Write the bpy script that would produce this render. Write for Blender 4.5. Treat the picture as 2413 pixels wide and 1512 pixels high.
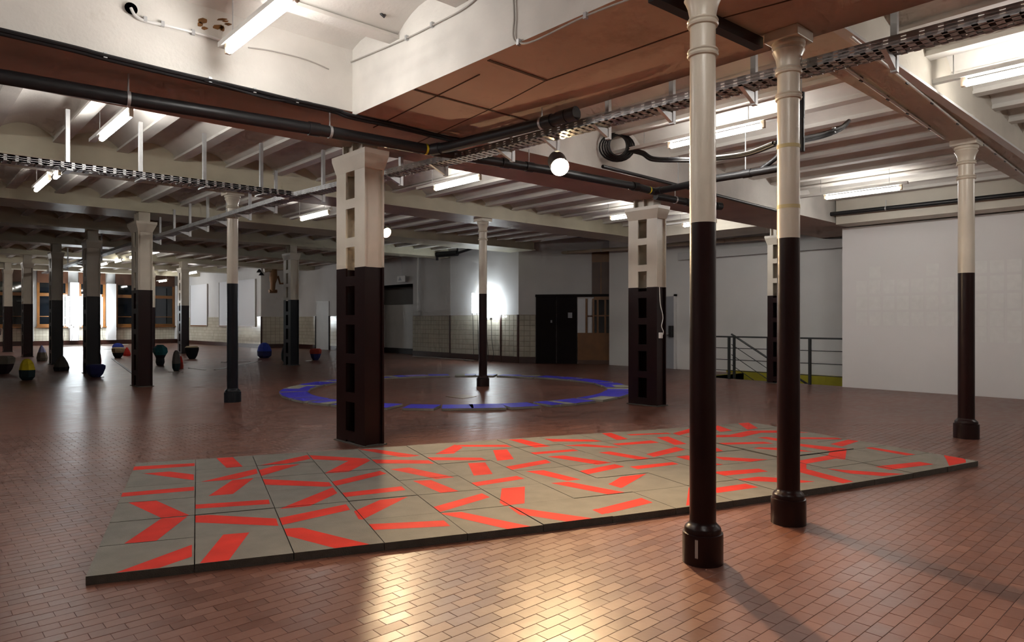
import bpy, math, random
import numpy as np
random.seed(7)
R = math.radians
scene = bpy.context.scene
for o in list(bpy.data.objects):
    bpy.data.objects.remove(o, do_unlink=True)
C = scene.collection

# ---------------------------------------------------------------- camera, world, exposure
HC, FPX, CX, HY, TH = 1.34, 1615.0, 1206.5, 757.0, R(42.4)
cam = bpy.data.cameras.new('camera')
cam.sensor_width = 36.0
cam.lens = 36.0 * FPX / 2413.0
cam.shift_y = (HY - 756.0) / 2413.0
cam.clip_end = 200
camo = bpy.data.objects.new('camera', cam)
camo.location = (0, 0, HC)
camo.rotation_euler = (R(90), 0, -TH)
C.objects.link(camo)
scene.camera = camo

w = bpy.data.worlds.new('night'); scene.world = w
w.use_nodes = True
bg = w.node_tree.nodes['Background']
bg.inputs[0].default_value = (0.35, 0.42, 0.6, 1)
bg.inputs[1].default_value = 0.004
scene.view_settings.view_transform = 'Standard'
scene.view_settings.look = 'None'
scene.view_settings.exposure = 1.22
scene.view_settings.gamma = 1.0
scene.view_settings.use_curve_mapping = False
TUBE_E = 28.0        # ceiling tubes
COOL_E = 11.0        # vertical tube pieces
LAMP_E = 2050.0       # warm floodlights
scene.cycles.max_bounces = 4
scene.cycles.diffuse_bounces = 3
scene.cycles.glossy_bounces = 2
scene.cycles.transmission_bounces = 2
scene.cycles.adaptive_threshold = 0.05
scene.cycles.adaptive_min_samples = 12
scene.cycles.caustics_reflective = False
scene.cycles.caustics_refractive = False

# ---------------------------------------------------------------- measuring helpers (plan coordinates)
FW = np.array([math.sin(TH), math.cos(TH)]); RT = np.array([math.cos(TH), -math.sin(TH)])
def at_d(x, y, d):
    p = FW * d + RT * ((x - CX) * d / FPX)
    return (float(p[0]), float(p[1]), HC + (HY - y) * d / FPX)
def at_z(x, y, z):
    d = FPX * (HC - z) / (y - HY); p = at_d(x, y, d); return (p[0], p[1], z)
def at_Y(x, y, Y):
    q = FW + RT * ((x - CX) / FPX); return at_d(x, y, Y / q[1])
def at_X(x, y, X):
    q = FW + RT * ((x - CX) / FPX); return at_d(x, y, X / q[0])

# ---------------------------------------------------------------- materials
MATS = {}
def mat(name, col, rough=0.6, metal=0.0, var=0.0, vscale=3.0, bump=0.0, bscale=60.0, spec=0.5, coat=0.0, dirt=None, dscale=0.8, dlo=0.55, dhi=0.75):
    m = bpy.data.materials.new(name); m.use_nodes = True
    nt = m.node_tree; b = nt.nodes['Principled BSDF']
    b.inputs['Roughness'].default_value = rough
    b.inputs['Metallic'].default_value = metal
    b.inputs['Specular IOR Level'].default_value = spec
    b.inputs['Coat Weight'].default_value = coat
    b.inputs['Coat Roughness'].default_value = 0.12
    c = (*col, 1.0)
    b.inputs['Base Color'].default_value = c
    if var or bump or dirt:
        g = nt.nodes.new('ShaderNodeNewGeometry')
    if var or dirt:
        n = nt.nodes.new('ShaderNodeTexNoise'); n.inputs['Scale'].default_value = vscale; n.inputs['Detail'].default_value = 5
        nt.links.new(g.outputs['Position'], n.inputs['Vector'])
        mr = nt.nodes.new('ShaderNodeMapRange')
        mr.inputs[1].default_value = 0.3; mr.inputs[2].default_value = 0.7
        mr.inputs[3].default_value = 1 - var; mr.inputs[4].default_value = 1 + var * 0.6
        nt.links.new(n.outputs['Fac'], mr.inputs[0])
        mx = nt.nodes.new('ShaderNodeVectorMath'); mx.operation = 'SCALE'
        mx.inputs[0].default_value = col
        nt.links.new(mr.outputs[0], mx.inputs['Scale'])
        out = mx.outputs[0]
        if dirt:
            n2 = nt.nodes.new('ShaderNodeTexNoise'); n2.inputs['Scale'].default_value = dscale; n2.inputs['Detail'].default_value = 8; n2.inputs['Roughness'].default_value = 0.7
            nt.links.new(g.outputs['Position'], n2.inputs['Vector'])
            r2 = nt.nodes.new('ShaderNodeMapRange'); r2.inputs[1].default_value = dlo; r2.inputs[2].default_value = dhi
            nt.links.new(n2.outputs['Fac'], r2.inputs[0])
            mm = nt.nodes.new('ShaderNodeMix'); mm.data_type = 'RGBA'
            nt.links.new(r2.outputs[0], mm.inputs['Factor']); nt.links.new(out, mm.inputs['A']); mm.inputs['B'].default_value = (*dirt, 1)
            out = mm.outputs['Result']
        nt.links.new(out, b.inputs['Base Color'])
    if bump:
        nb = nt.nodes.new('ShaderNodeTexNoise'); nb.inputs['Scale'].default_value = bscale; nb.inputs['Detail'].default_value = 4
        nt.links.new(g.outputs['Position'], nb.inputs['Vector'])
        bp = nt.nodes.new('ShaderNodeBump'); bp.inputs['Strength'].default_value = bump; bp.inputs['Distance'].default_value = 0.01
        nt.links.new(nb.outputs['Fac'], bp.inputs['Height']); nt.links.new(bp.outputs[0], b.inputs['Normal'])
    MATS[name] = m
    return m
def emit(name, col, s):
    m = bpy.data.materials.new(name); m.use_nodes = True
    nt = m.node_tree; b = nt.nodes['Principled BSDF']
    b.inputs['Base Color'].default_value = (0.9, 0.9, 0.9, 1)
    b.inputs['Emission Color'].default_value = (*col, 1); b.inputs['Emission Strength'].default_value = s
    MATS[name] = m; return m

mat('plaster', (0.73, 0.70, 0.655), 0.75, var=0.12, vscale=2.2, bump=0.25, bscale=35, dirt=(0.42, 0.36, 0.28), dscale=0.9, dlo=0.62, dhi=0.85)
mat('beam_paint', (0.66, 0.61, 0.52), 0.6, var=0.10, vscale=1.7, bump=0.15, bscale=25, dirt=(0.30, 0.25, 0.2), dscale=1.4, dlo=0.63, dhi=0.85)
mat('soffit_brown', (0.53, 0.385, 0.315), 0.7, var=0.16, vscale=1.1, bump=0.15, bscale=18, dirt=(0.28, 0.17, 0.12), dscale=0.9, dlo=0.56, dhi=0.8)  # reddish-brown tone for the wide beams' undersides; their sides stay plaster
mat('steel_beam', (0.62, 0.58, 0.44), 0.45, var=0.10, vscale=2.5, dirt=(0.3, 0.24, 0.14), dscale=1.8, dlo=0.62, dhi=0.8)
mat('seam', (0.10, 0.06, 0.045), 0.9)
mat('cream_paint', (0.66, 0.60, 0.50), 0.32, var=0.06, vscale=4, bump=0.05, bscale=30, dirt=(0.38, 0.31, 0.2), dscale=2.5, dlo=0.68, dhi=0.85)
mat('maroon_paint', (0.016, 0.0045, 0.0045), 0.30, var=0.15, vscale=4, bump=0.05, bscale=30, spec=0.3)
mat('blue_black_paint', (0.008, 0.010, 0.015), 0.28, var=0.15, vscale=4, spec=0.35)
mat('wall_white', (0.62, 0.61, 0.60), 0.8, var=0.05, vscale=1.2, bump=0.1, bscale=40, dirt=(0.55, 0.5, 0.45), dscale=0.7, dlo=0.6, dhi=0.85)
mat('wall_bright', (0.78, 0.77, 0.75), 0.8, var=0.04, vscale=1.2, bump=0.1, bscale=40)
mat('rust', (0.22, 0.10, 0.03), 0.9, var=0.3, vscale=20)
mat('panel_white', (0.80, 0.78, 0.77), 0.75, var=0.02, vscale=1)
mat('paper', (0.83, 0.82, 0.80), 0.8, var=0.04, vscale=9)
mat('tile_white', (0.50, 0.47, 0.385), 0.12, var=0.12, vscale=5)
mat('grout', (0.30, 0.25, 0.19), 0.9)
mat('base_maroon', (0.045, 0.014, 0.009), 0.3, var=0.2, vscale=6)
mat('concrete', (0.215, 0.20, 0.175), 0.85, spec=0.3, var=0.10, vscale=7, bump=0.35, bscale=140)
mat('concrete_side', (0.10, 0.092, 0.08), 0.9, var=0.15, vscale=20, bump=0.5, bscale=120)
mat('red_paint', (0.66, 0.036, 0.022), 0.75, spec=0.2, var=0.16, vscale=5, bump=0.2, bscale=140)
mat('blue_paint', (0.045, 0.03, 0.62), 0.45, var=0.12, vscale=6, bump=0.2, bscale=120)
mat('violet_paint', (0.24, 0.18, 0.56), 0.5, var=0.12, vscale=6)
mat('grey_slab', (0.30, 0.29, 0.24), 0.7, var=0.12, vscale=8, bump=0.3, bscale=120)
mat('black_pipe', (0.016, 0.016, 0.018), 0.42, var=0.2, vscale=8, bump=0.05)
mat('black_rubber', (0.010, 0.010, 0.012), 0.4)
mat('zinc', (0.55, 0.56, 0.57), 0.4, 0.6, var=0.10, vscale=12)
mat('white_metal', (0.75, 0.74, 0.72), 0.4)
mat('grey_conduit', (0.42, 0.39, 0.36), 0.5)
mat('yellow_tape', (0.62, 0.50, 0.02), 0.5)
mat('masking_tape', (0.62, 0.52, 0.27), 0.7)
mat('wood', (0.20, 0.075, 0.014), 0.4, var=0.22, vscale=3, bump=0.1)
mat('wood_dark', (0.085, 0.03, 0.012), 0.4, var=0.2, vscale=3)
mat('door_dark', (0.006, 0.0022, 0.0022), 0.5, spec=0.1)
mat('door_grey', (0.36, 0.37, 0.40), 0.5)
mat('shutter', (0.42, 0.40, 0.37), 0.5, var=0.06)
mat('recess_dark', (0.11, 0.10, 0.09), 0.8)
mat('glass_dark', (0.004, 0.006, 0.009), 0.04, spec=0.7)
mat('blind_white', (0.72, 0.73, 0.76), 0.7)
mat('rail_metal', (0.018, 0.02, 0.02), 0.4)
mat('olive_paint', (0.42, 0.36, 0.02), 0.6, var=0.1)
mat('beige_pipe', (0.58, 0.48, 0.36), 0.5, var=0.1, vscale=4)
mat('mortar', (0.10, 0.042, 0.028), 0.85)
mat('brass', (0.45, 0.28, 0.07), 0.4, 0.8)
mat('valve_rust', (0.22, 0.11, 0.05), 0.6, 0.3)
mat('drain_metal', (0.26, 0.15, 0.07), 0.4, 0.6)
mat('socket_white', (0.8, 0.78, 0.74), 0.4)
mat('extinguisher_red', (0.6, 0.02, 0.02), 0.3)
mat('strip_white', (0.7, 0.7, 0.68), 0.3)
mat('lens', (0.9, 0.9, 0.9), 0.2)
emit('tube_glow', (1.0, 0.97, 0.92), TUBE_E)
emit('cool_glow', (0.86, 0.95, 1.0), COOL_E)
emit('lamp_glow', (1.0, 0.70, 0.38), LAMP_E)
emit('lamp_glow_strong', (1.0, 0.72, 0.42), LAMP_E * 1.5)
emit('cool_glow_small', (0.86, 0.95, 1.0), 8.0)
CUSH = dict(ink=(0.012, 0.012, 0.018), yellow=(0.72, 0.56, 0.02), slate=(0.13, 0.12, 0.11), bottle=(0.012, 0.03, 0.032),
            lavender=(0.42, 0.45, 0.75), sand=(0.46, 0.36, 0.22), navy=(0.015, 0.018, 0.10), scarlet=(0.65, 0.03, 0.02),
            teal=(0.015, 0.14, 0.16), royal=(0.03, 0.06, 0.42), plum=(0.03, 0.012, 0.016), taupe=(0.22, 0.19, 0.15), brick_red=(0.32, 0.03, 0.015))
for k, c in CUSH.items(): mat('fabric_' + k, c, 0.85, var=0.15, vscale=9, bump=0.2, bscale=200)

# brick floor material (shared by the laid bricks and by the far floor)
def brick_mat(name, textured):
    m = bpy.data.materials.new(name); m.use_nodes = True
    nt = m.node_tree; b = nt.nodes['Principled BSDF']; L = nt.links.new
    g = nt.nodes.new('ShaderNodeNewGeometry')
    ramp = nt.nodes.new('ShaderNodeValToRGB')
    e = ramp.color_ramp.elements
    e[0].position = 0.0; e[0].color = (0.140, 0.056, 0.038, 1)
    e[1].position = 1.0; e[1].color = (0.192, 0.082, 0.056, 1)
    k = e.new(0.5); k.color = (0.164, 0.065, 0.043, 1)
    if textured:
        br = nt.nodes.new('ShaderNodeTexBrick'); br.inputs['Scale'].default_value = 1.0
        br.offset = 0.5; br.inputs['Brick Width'].default_value = 0.142; br.inputs['Row Height'].default_value = 0.0725
        br.inputs['Mortar Size'].default_value = 0.0013; br.inputs['Mortar Smooth'].default_value = 0.3; br.inputs['Bias'].default_value = 0.0
        br.inputs['Color1'].default_value = (0, 0, 0, 1); br.inputs['Color2'].default_value = (1, 1, 1, 1); br.inputs['Mortar'].default_value = (0.5, 0.5, 0.5, 1)
        L(g.outputs['Position'], br.inputs['Vector'])
        L(br.outputs['Color'], ramp.inputs['Fac'])
        mm = nt.nodes.new('ShaderNodeMix'); mm.data_type = 'RGBA'
        L(br.outputs['Fac'], mm.inputs['Factor']); L(ramp.outputs[0], mm.inputs['A']); mm.inputs['B'].default_value = (0.13, 0.05, 0.033, 1)
        base = mm.outputs['Result']
    else:
        oi = nt.nodes.new('ShaderNodeObjectInfo')
        ad = nt.nodes.new('ShaderNodeMath'); ad.operation = 'ADD'
        L(g.outputs['Random Per Island'], ad.inputs[0]); L(oi.outputs['Random'], ad.inputs[1])
        fr = nt.nodes.new('ShaderNodeMath'); fr.operation = 'FRACT'; L(ad.outputs[0], fr.inputs[0])
        L(fr.outputs[0], ramp.inputs['Fac']); base = ramp.outputs[0]
    n = nt.nodes.new('ShaderNodeTexNoise'); n.inputs['Scale'].default_value = 0.55; n.inputs['Detail'].default_value = 6
    L(g.outputs['Position'], n.inputs['Vector'])
    mr = nt.nodes.new('ShaderNodeMapRange'); mr.inputs[1].default_value = 0.3; mr.inputs[2].default_value = 0.7; mr.inputs[3].default_value = 0.78; mr.inputs[4].default_value = 1.2
    L(n.outputs['Fac'], mr.inputs[0])
    sc = nt.nodes.new('ShaderNodeVectorMath'); sc.operation = 'SCALE'
    L(base, sc.inputs[0]); L(mr.outputs[0], sc.inputs['Scale']); L(sc.outputs[0], b.inputs['Base Color'])
    rr = nt.nodes.new('ShaderNodeMapRange'); rr.inputs[3].default_value = 0.31; rr.inputs[4].default_value = 0.39
    L(br.outputs['Color'] if textured else fr.outputs[0], rr.inputs[0]); L(rr.outputs[0], b.inputs['Roughness'])
    b.inputs['Specular IOR Level'].default_value = 0.5
    bp = nt.nodes.new('ShaderNodeBump'); bp.inputs['Strength'].default_value = 0.10; bp.inputs['Distance'].default_value = 0.01
    w_ = nt.nodes.new('ShaderNodeTexNoise'); w_.inputs['Scale'].default_value = 14.0; w_.inputs['Detail'].default_value = 2
    L(g.outputs['Position'], w_.inputs['Vector']); L(w_.outputs['Fac'], bp.inputs['Height']); L(bp.outputs[0], b.inputs['Normal'])
    MATS[name] = m
brick_mat('brick', False); brick_mat('brick_far', True)
# far wall tiles (too far away to tell apart)
def tile_far():
    m = bpy.data.materials.new('tile_far'); m.use_nodes = True
    nt = m.node_tree; b = nt.nodes['Principled BSDF']; L = nt.links.new
    g = nt.nodes.new('ShaderNodeNewGeometry'); s = nt.nodes.new('ShaderNodeSeparateXYZ'); L(g.outputs['Position'], s.inputs[0])
    a = nt.nodes.new('ShaderNodeMath'); a.operation = 'ADD'; L(s.outputs['X'], a.inputs[0]); L(s.outputs['Y'], a.inputs[1])
    c = nt.nodes.new('ShaderNodeCombineXYZ'); L(a.outputs[0], c.inputs['X']); L(s.outputs['Z'], c.inputs['Y'])
    br = nt.nodes.new('ShaderNodeTexBrick'); br.offset = 0.0; br.inputs['Scale'].default_value = 1
    br.inputs['Brick Width'].default_value = 0.168; br.inputs['Row Height'].default_value = 0.168; br.inputs['Mortar Size'].default_value = 0.006
    br.inputs['Color1'].default_value = (0.62, 0.58, 0.48, 1); br.inputs['Color2'].default_value = (0.52, 0.48, 0.38, 1); br.inputs['Mortar'].default_value = (0.3, 0.26, 0.2, 1)
    L(c.outputs[0], br.inputs['Vector']); L(br.outputs['Color'], b.inputs['Base Color']); b.inputs['Roughness'].default_value = 0.15
    MATS['tile_far'] = m
tile_far()

# ---------------------------------------------------------------- mesh helpers
class MB:
    def __init__(s): s.v = []; s.f = []
    def add(s, vs, fs):
        k = len(s.v); s.v += [tuple(p) for p in vs]; s.f += [tuple(i + k for i in f) for f in fs]; return s
    def box(s, x0, x1, y0, y1, z0, z1):
        return s.add([(x0,y0,z0),(x1,y0,z0),(x1,y1,z0),(x0,y1,z0),(x0,y0,z1),(x1,y0,z1),(x1,y1,z1),(x0,y1,z1)],
                     [(0,3,2,1),(4,5,6,7),(0,1,5,4),(1,2,6,5),(2,3,7,6),(3,0,4,7)])
    def prism(s, pts, z0, z1):
        n = len(pts)
        a = sum(pts[i][0]*pts[(i+1)%n][1]-pts[(i+1)%n][0]*pts[i][1] for i in range(n))
        if a < 0: pts = pts[::-1]
        vs = [(p[0],p[1],z0) for p in pts] + [(p[0],p[1],z1) for p in pts]
        fs = [tuple(range(n))[::-1], tuple(range(n, 2*n))] + [(i,(i+1)%n,(i+1)%n+n,i+n) for i in range(n)]
        return s.add(vs, fs)
    def loft(s, r0, r1):        # two quads (lists of points), closed
        n = len(r0)
        return s.add(list(r0)+list(r1), [tuple(range(n))[::-1], tuple(range(n,2*n))]+[(i,(i+1)%n,(i+1)%n+n,i+n) for i in range(n)])
    def lathe(s, prof, c=(0,0,0), n=32, cap=True):
        k = len(prof); vs = []; fs = []
        for r, z in prof:
            for i in range(n):
                a = 2*math.pi*i/n; vs.append((c[0]+r*math.cos(a), c[1]+r*math.sin(a), c[2]+z))
        for j in range(k-1):
            for i in range(n):
                fs.append((j*n+i, j*n+(i+1)%n, (j+1)*n+(i+1)%n, (j+1)*n+i))
        if cap: fs += [tuple(range(n))[::-1], tuple(range((k-1)*n, k*n))]
        return s.add(vs, fs)
    def tube(s, path, r, n=10, cap=True):
        P = [np.array(p, float) for p in path]; k = len(P); vs = []; fs = []
        up = None
        for i in range(k):
            t = (P[min(i+1,k-1)] - P[max(i-1,0)]); t = t/ (np.linalg.norm(t)+1e-12)
            if up is None:
                up = np.array((0,0,1.0)) if abs(t[2]) < .9 else np.array((1.0,0,0))
            a = np.cross(t, up); a = a/np.linalg.norm(a); b = np.cross(a, t); up = b
            rr = r[i] if isinstance(r, (list,tuple)) else r
            for j in range(n):
                q = 2*math.pi*j/n; vs.append(tuple(P[i] + rr*(math.cos(q)*a + math.sin(q)*b)))
        for i in range(k-1):
            for j in range(n):
                fs.append((i*n+j, (i+1)*n+j, (i+1)*n+(j+1)%n, i*n+(j+1)%n))
        if cap: fs += [tuple(range(n)), tuple(range((k-1)*n, k*n))[::-1]]
        return s.add(vs, fs)
    def bar(s, p0, p1, w_, h_, up=(0,0,1)):
        p0 = np.array(p0,float); p1 = np.array(p1,float); t = p1-p0; t /= np.linalg.norm(t)
        u = np.array(up,float)
        if abs(t@u) > .95: u = np.array((1.0,0,0))
        a = np.cross(t,u); a /= np.linalg.norm(a); b = np.cross(a,t)
        q = [a*w_/2*i+b*h_/2*j for i,j in ((-1,-1),(1,-1),(1,1),(-1,1))]
        return s.loft([p0+k for k in q][::-1], [p1+k for k in q][::-1])
    def mesh(s, name, m, smooth=False):
        me = bpy.data.meshes.new(name); me.from_pydata(s.v, [], s.f)
        if m: me.materials.append(MATS[m])
        if smooth:
            me.polygons.foreach_set('use_smooth', [True]*len(me.polygons))
            try: me.set_sharp_from_angle(angle=R(38))
            except Exception: pass
        me.update(); return me
    def build(s, name, m, parent=None, smooth=False, bevel=0.0):
        off = parent['_o'] if parent is not None and '_o' in parent.keys() else (0,0,0)
        if any(off): s.v = [(x-off[0], y-off[1], z-off[2]) for x,y,z in s.v]
        o = bpy.data.objects.new(name, s.mesh(name, m, smooth)); C.objects.link(o)
        if parent is not None: o.parent = parent; o['_o'] = tuple(off)
        else: o['_o'] = (0.0,0.0,0.0)
        if bevel:
            md = o.modifiers.new('bevel', 'BEVEL'); md.width = bevel; md.segments = 2; md.limit_method = 'ANGLE'
        return o
def thing(name, label, cat, loc=(0,0,0), group=None):
    o = bpy.data.objects.new(name, None); C.objects.link(o); o.location = loc
    o['_o'] = tuple(float(v) for v in loc); o['label'] = label; o['category'] = cat
    if group: o['group'] = group
    return o
def tag(o, label, cat, group=None):
    o['label'] = label; o['category'] = cat
    if group: o['group'] = group
    return o
def struct(o, label=None):
    o['kind'] = 'structure'
    if label: o['label'] = label
    return o
def sempty(name, label=None):
    o = bpy.data.objects.new(name, None); C.objects.link(o); o['_o'] = (0.0,0.0,0.0); o['kind'] = 'structure'
    if label: o['label'] = label
    return o
def inst(name, me, parent, loc=(0,0,0), rz=0.0):
    o = bpy.data.objects.new(name, me); C.objects.link(o); o.parent = parent
    off = parent['_o'] if parent is not None and '_o' in parent.keys() else (0,0,0)
    o.location = (loc[0]-off[0], loc[1]-off[1], loc[2]-off[2]); o.rotation_euler = (0,0,rz); return o
def smooth_path(pts, n=6):
    P = [np.array(p,float) for p in pts]; out = []
    for i in range(len(P)-1):
        p0 = P[max(i-1,0)]; p1 = P[i]; p2 = P[i+1]; p3 = P[min(i+2,len(P)-1)]
        for k in range(n):
            t = k/n
            out.append(0.5*((2*p1)+(-p0+p2)*t+(2*p0-5*p1+4*p2-p3)*t*t+(-p0+3*p1-3*p2+p3)*t**3))
    out.append(P[-1]); return out

# ================================================================ SETTING
# ---- floor: base surface with stairwell opening, laid bricks in the near field
floor = MB()
def frect(x0, x1, y0, y1):
    floor.box(x0, x1, y0, y1, -0.30, -0.0022)
frect(-5, 14.62, -5, 47); frect(14.62, 16.6, -5, 5.2); frect(14.62, 18.5, 9.1, 47)
fo = struct(floor.build('floor', 'brick_far'), 'glossy red-brown brick floor')
BW, BH, GAP = 0.142, 0.0725, 0.0017
ANG = R(-21.96); PA = (0.744, 4.026)
def plat(i, j):
    """corner of slab grid (i 0..14, j 0..6) in plan"""
    rise = 0.424 * max(0.0, (i - 4) / 10.0) ** 2
    u = 0.5055 * i - 0.0367 * j - 0.09 * (i / 14.0) * (j / 6.0)
    v = 0.51 * j + rise * (1 - 0.82 * j / 6.0)
    c, s = math.cos(ANG), math.sin(ANG)
    return (PA[0] + c*u - s*v, PA[1] + s*u + c*v)
def in_poly(p, poly):
    n = len(poly); r = False
    for i in range(n):
        a, b = poly[i], poly[(i+1) % n]
        if (a[1] > p[1]) != (b[1] > p[1]) and p[0] < (b[0]-a[0])*(p[1]-a[1])/(b[1]-a[1]) + a[0]: r = not r
    return r
hull = [plat(0.25,0.25), plat(7,0.25), plat(10.5,.25), plat(13.7,0.25), plat(13.7,5.7), plat(0.25,5.7)]
cand = []
for row in range(-14, 135):
    y0 = row * BH
    sh = BW/2 if row % 2 == 0 else 0.0
    for k in range(-12, 90):
        x0 = k * BW - sh
        cx, cy = x0 + BW/2, y0 + BH/2
        d = FW[0]*cx + FW[1]*cy; r_ = RT[0]*cx + RT[1]*cy
        if d < 1.7 or d > 9.0 or abs(r_) > 0.75*d + 0.6: continue
        if in_poly((cx, cy), hull): continue
        inview = (CX + FPX*r_/d > 5 and CX + FPX*r_/d < 2408 and HY + FPX*HC/d < 1500)
        cand.append((d if inview else 50 + d, cx, cy))
cand.sort()
bx_, by_ = BW/2 - GAP/2, BH/2 - GAP/2
def brick_verts(cx, cy, t):
    c = 0.0012
    z = [t[0] + t[1]*sx + t[2]*sy for sx, sy in ((-1,-1),(1,-1),(1,1),(-1,1))]
    o = [(-1,-1),(1,-1),(1,1),(-1,1)]
    return [(cx+sx*bx_, cy+sy*by_, -0.0030) for sx,sy in o] + [(cx+sx*bx_, cy+sy*by_, z[q]-0.0010) for q,(sx,sy) in enumerate(o)] + [(cx+sx*(bx_-c), cy+sy*(by_-c), z[q]) for q,(sx,sy) in enumerate(o)]
BF = [(8,9,10,11)] + [(i,(i+1)%4,(i+1)%4+4,i+4) for i in range(4)] + [(i+4,(i+1)%4+4,(i+1)%4+8,i+8) for i in range(4)]
def rt_(): return (random.uniform(-0.0004, 0.0004), random.uniform(-0.00022, 0.00022), random.uniform(-0.00018, 0.00018))
protos = []
for k in range(10):
    b = MB(); b.add(brick_verts(0, 0, rt_()), BF); protos.append(b.mesh('brick', 'brick'))
for n_, (d, cx, cy) in enumerate(cand[:300]):
    inst('brick', random.choice(protos), fo, (cx, cy, 0))
b = MB()
for d, cx, cy in cand[300:]:
    b.add(brick_verts(cx, cy, rt_()), BF)
ob = b.build('laid_bricks', 'brick', fo); ob['kind'] = 'stuff'

# ---- beams
SOF = 3.26
def beam(x0, x1, y0, y1, z0, z1, m='beam_paint', label=None, name='ceiling_beam'):
    return struct(MB().box(x0, x1, y0, y1, z0, z1).build(name, m), label)
main = beam(3.22, 4.63, -4.8, 5.74, SOF, 3.95, 'soffit_brown', 'wide plastered main beam above the pair of round columns')
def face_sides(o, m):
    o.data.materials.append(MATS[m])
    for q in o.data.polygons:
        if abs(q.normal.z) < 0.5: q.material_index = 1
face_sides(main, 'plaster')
# board seams under the wide beam
def seam(a, b, z, wd, parent):
    MB().bar((a[0],a[1],z-0.002), (b[0],b[1],z-0.002), wd, 0.006).build('seam', 'seam', parent)
for a, b, wd in (((1151,141),(1287,189),0.03), ((975,210),(1250,285),0.025), ((1287,189),(1626,70),0.012), ((985,335),(1180,245),0.008), ((1180,245),(1287,189),0.008), ((880,300),(1130,175),0.010), ((1690,45),(2010,-40),0.008)):
    seam(at_z(*a, SOF), at_z(*b, SOF), SOF, wd, main)
RB = 3.30
cross = beam(-4.8, 16.4, 5.74, 7.02, RB, 3.95, 'soffit_brown', 'wide plastered cross beam over the near row of laced columns')
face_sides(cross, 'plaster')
row2 = beam(-4.8, 15.1, 10.76, 11.5, 3.48, 3.95, 'steel_beam', 'cream steel cross beam above the slim round columns')
MB().box(-4.8, 15.1, 10.70, 11.56, 3.46, 3.485).build('bottom_flange', 'steel_beam', row2)
row3 = beam(-4.8, 15.1, 15.5, 16.5, 3.60, 4.05, 'steel_beam', 'cream steel cross beam behind the second round column row')
MB().box(-4.8, 15.1, 15.44, 16.56, 3.585, 3.605).build('bottom_flange', 'steel_beam', row3)
for y, z in ((20.3,3.66),(25.5,3.74),(31.5,3.84),(37.3,3.92),(42.5,3.98)):
    beam(-4.8, 15.6 if y < 33 else 13.9, y-0.4, y+0.4, z, z+0.45, 'steel_beam', 'far cream cross beam about %d m away' % round(y))
row0 = beam(4.63, 16.4, 2.03, 2.45, 3.42, 3.95, 'beam_paint', 'narrow cross beam on the slim column by the white partition')
MB().box(4.66, 16.4, 1.98, 2.06, 3.40, 3.425).build('edge_flange', 'white_metal', row0)
beam(13.9, 15.15, -4.8, 5.7, 3.26, 3.95, 'beam_paint', 'cream edge beam above the white partition wall')
beam(13.9, 15.15, 7.02, 10.7, 3.40, 3.95, 'beam_paint', 'cream edge beam above the stair railing')

# ---- jack-arch ceiling
ceil = sempty('ceiling', 'white jack-arch ceiling of shallow vaults between joists')
def vault_mesh(w_, l_, rise=0.15, n=8):
    m = MB(); vs = []; fs = []
    for k in range(n+1):
        t = k/n; x = t*w_; z = rise*math.sin(math.pi*t)**0.85
        vs += [(x,0,z),(x,l_,z)]
    for k in range(n): fs.append((2*k, 2*k+1, 2*k+3, 2*k+2))
    for k in range(n+1): vs += [(vs[2*k][0],0,0.3),(vs[2*k][0],l_,0.3)]
    q = 2*(n+1)
    for k in range(n):
        fs.append((q+2*k, q+2*k+2, q+2*k+3, q+2*k+1)); fs.append((2*k,2*k+2,q+2*k+2,q+2*k)); fs.append((2*k+1,q+2*k+1,q+2*k+3,2*k+3))
    m.add(vs, fs); return m.mesh('vault', 'plaster', True)
def joist_mesh(w_, l_):
    m = MB(); m.box(-w_/2, w_/2, 0, l_, 0, 0.03); m.box(-w_*0.33, w_*0.33, 0, l_, 0.03, 0.20)
    return m.mesh('joist', 'plaster')
PX, JW = 0.745, 0.15
BAYS = []
def bay_y(y0, y1, xa, xb, zj):
    BAYS.append((y0, y1, zj))
    vm = vault_mesh(PX-JW*0.6, y1-y0); jm = joist_mesh(JW, y1-y0)
    k0 = math.ceil((xa-2.44)/PX); k1 = math.floor((xb-2.44)/PX)
    for k in range(k0-1, k1+1):
        x = 2.44 + k*PX
        if x > xa - 0.4: inst('joist', jm, ceil, (x, y0, zj))
        inst('vault', vm, ceil, (x+JW*0.3, y0, zj+0.05))
bay_y(7.02, 10.76, -2.8, 13.9, 3.70)
bay_y(11.5, 15.5, -1.5, 15.0, 3.78)
bay_y(2.45, 5.74, 4.9, 13.9, 3.70)
bay_y(-4.8, 2.03, 4.9, 13.9, 3.70)
bay_y(16.5, 19.9, 0.5, 15.2, 3.86)
bay_y(20.7, 25.1, 0.5, 15.2, 3.92)
bay_y(25.9, 31.1, 1.5, 15.2, 4.0)
bay_y(31.9, 36.9, 2.5, 13.6, 4.1); bay_y(37.7, 42.1, 2.5, 13.6, 4.16); bay_y(42.9, 46, 2.5, 13.6, 4.2)
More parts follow.
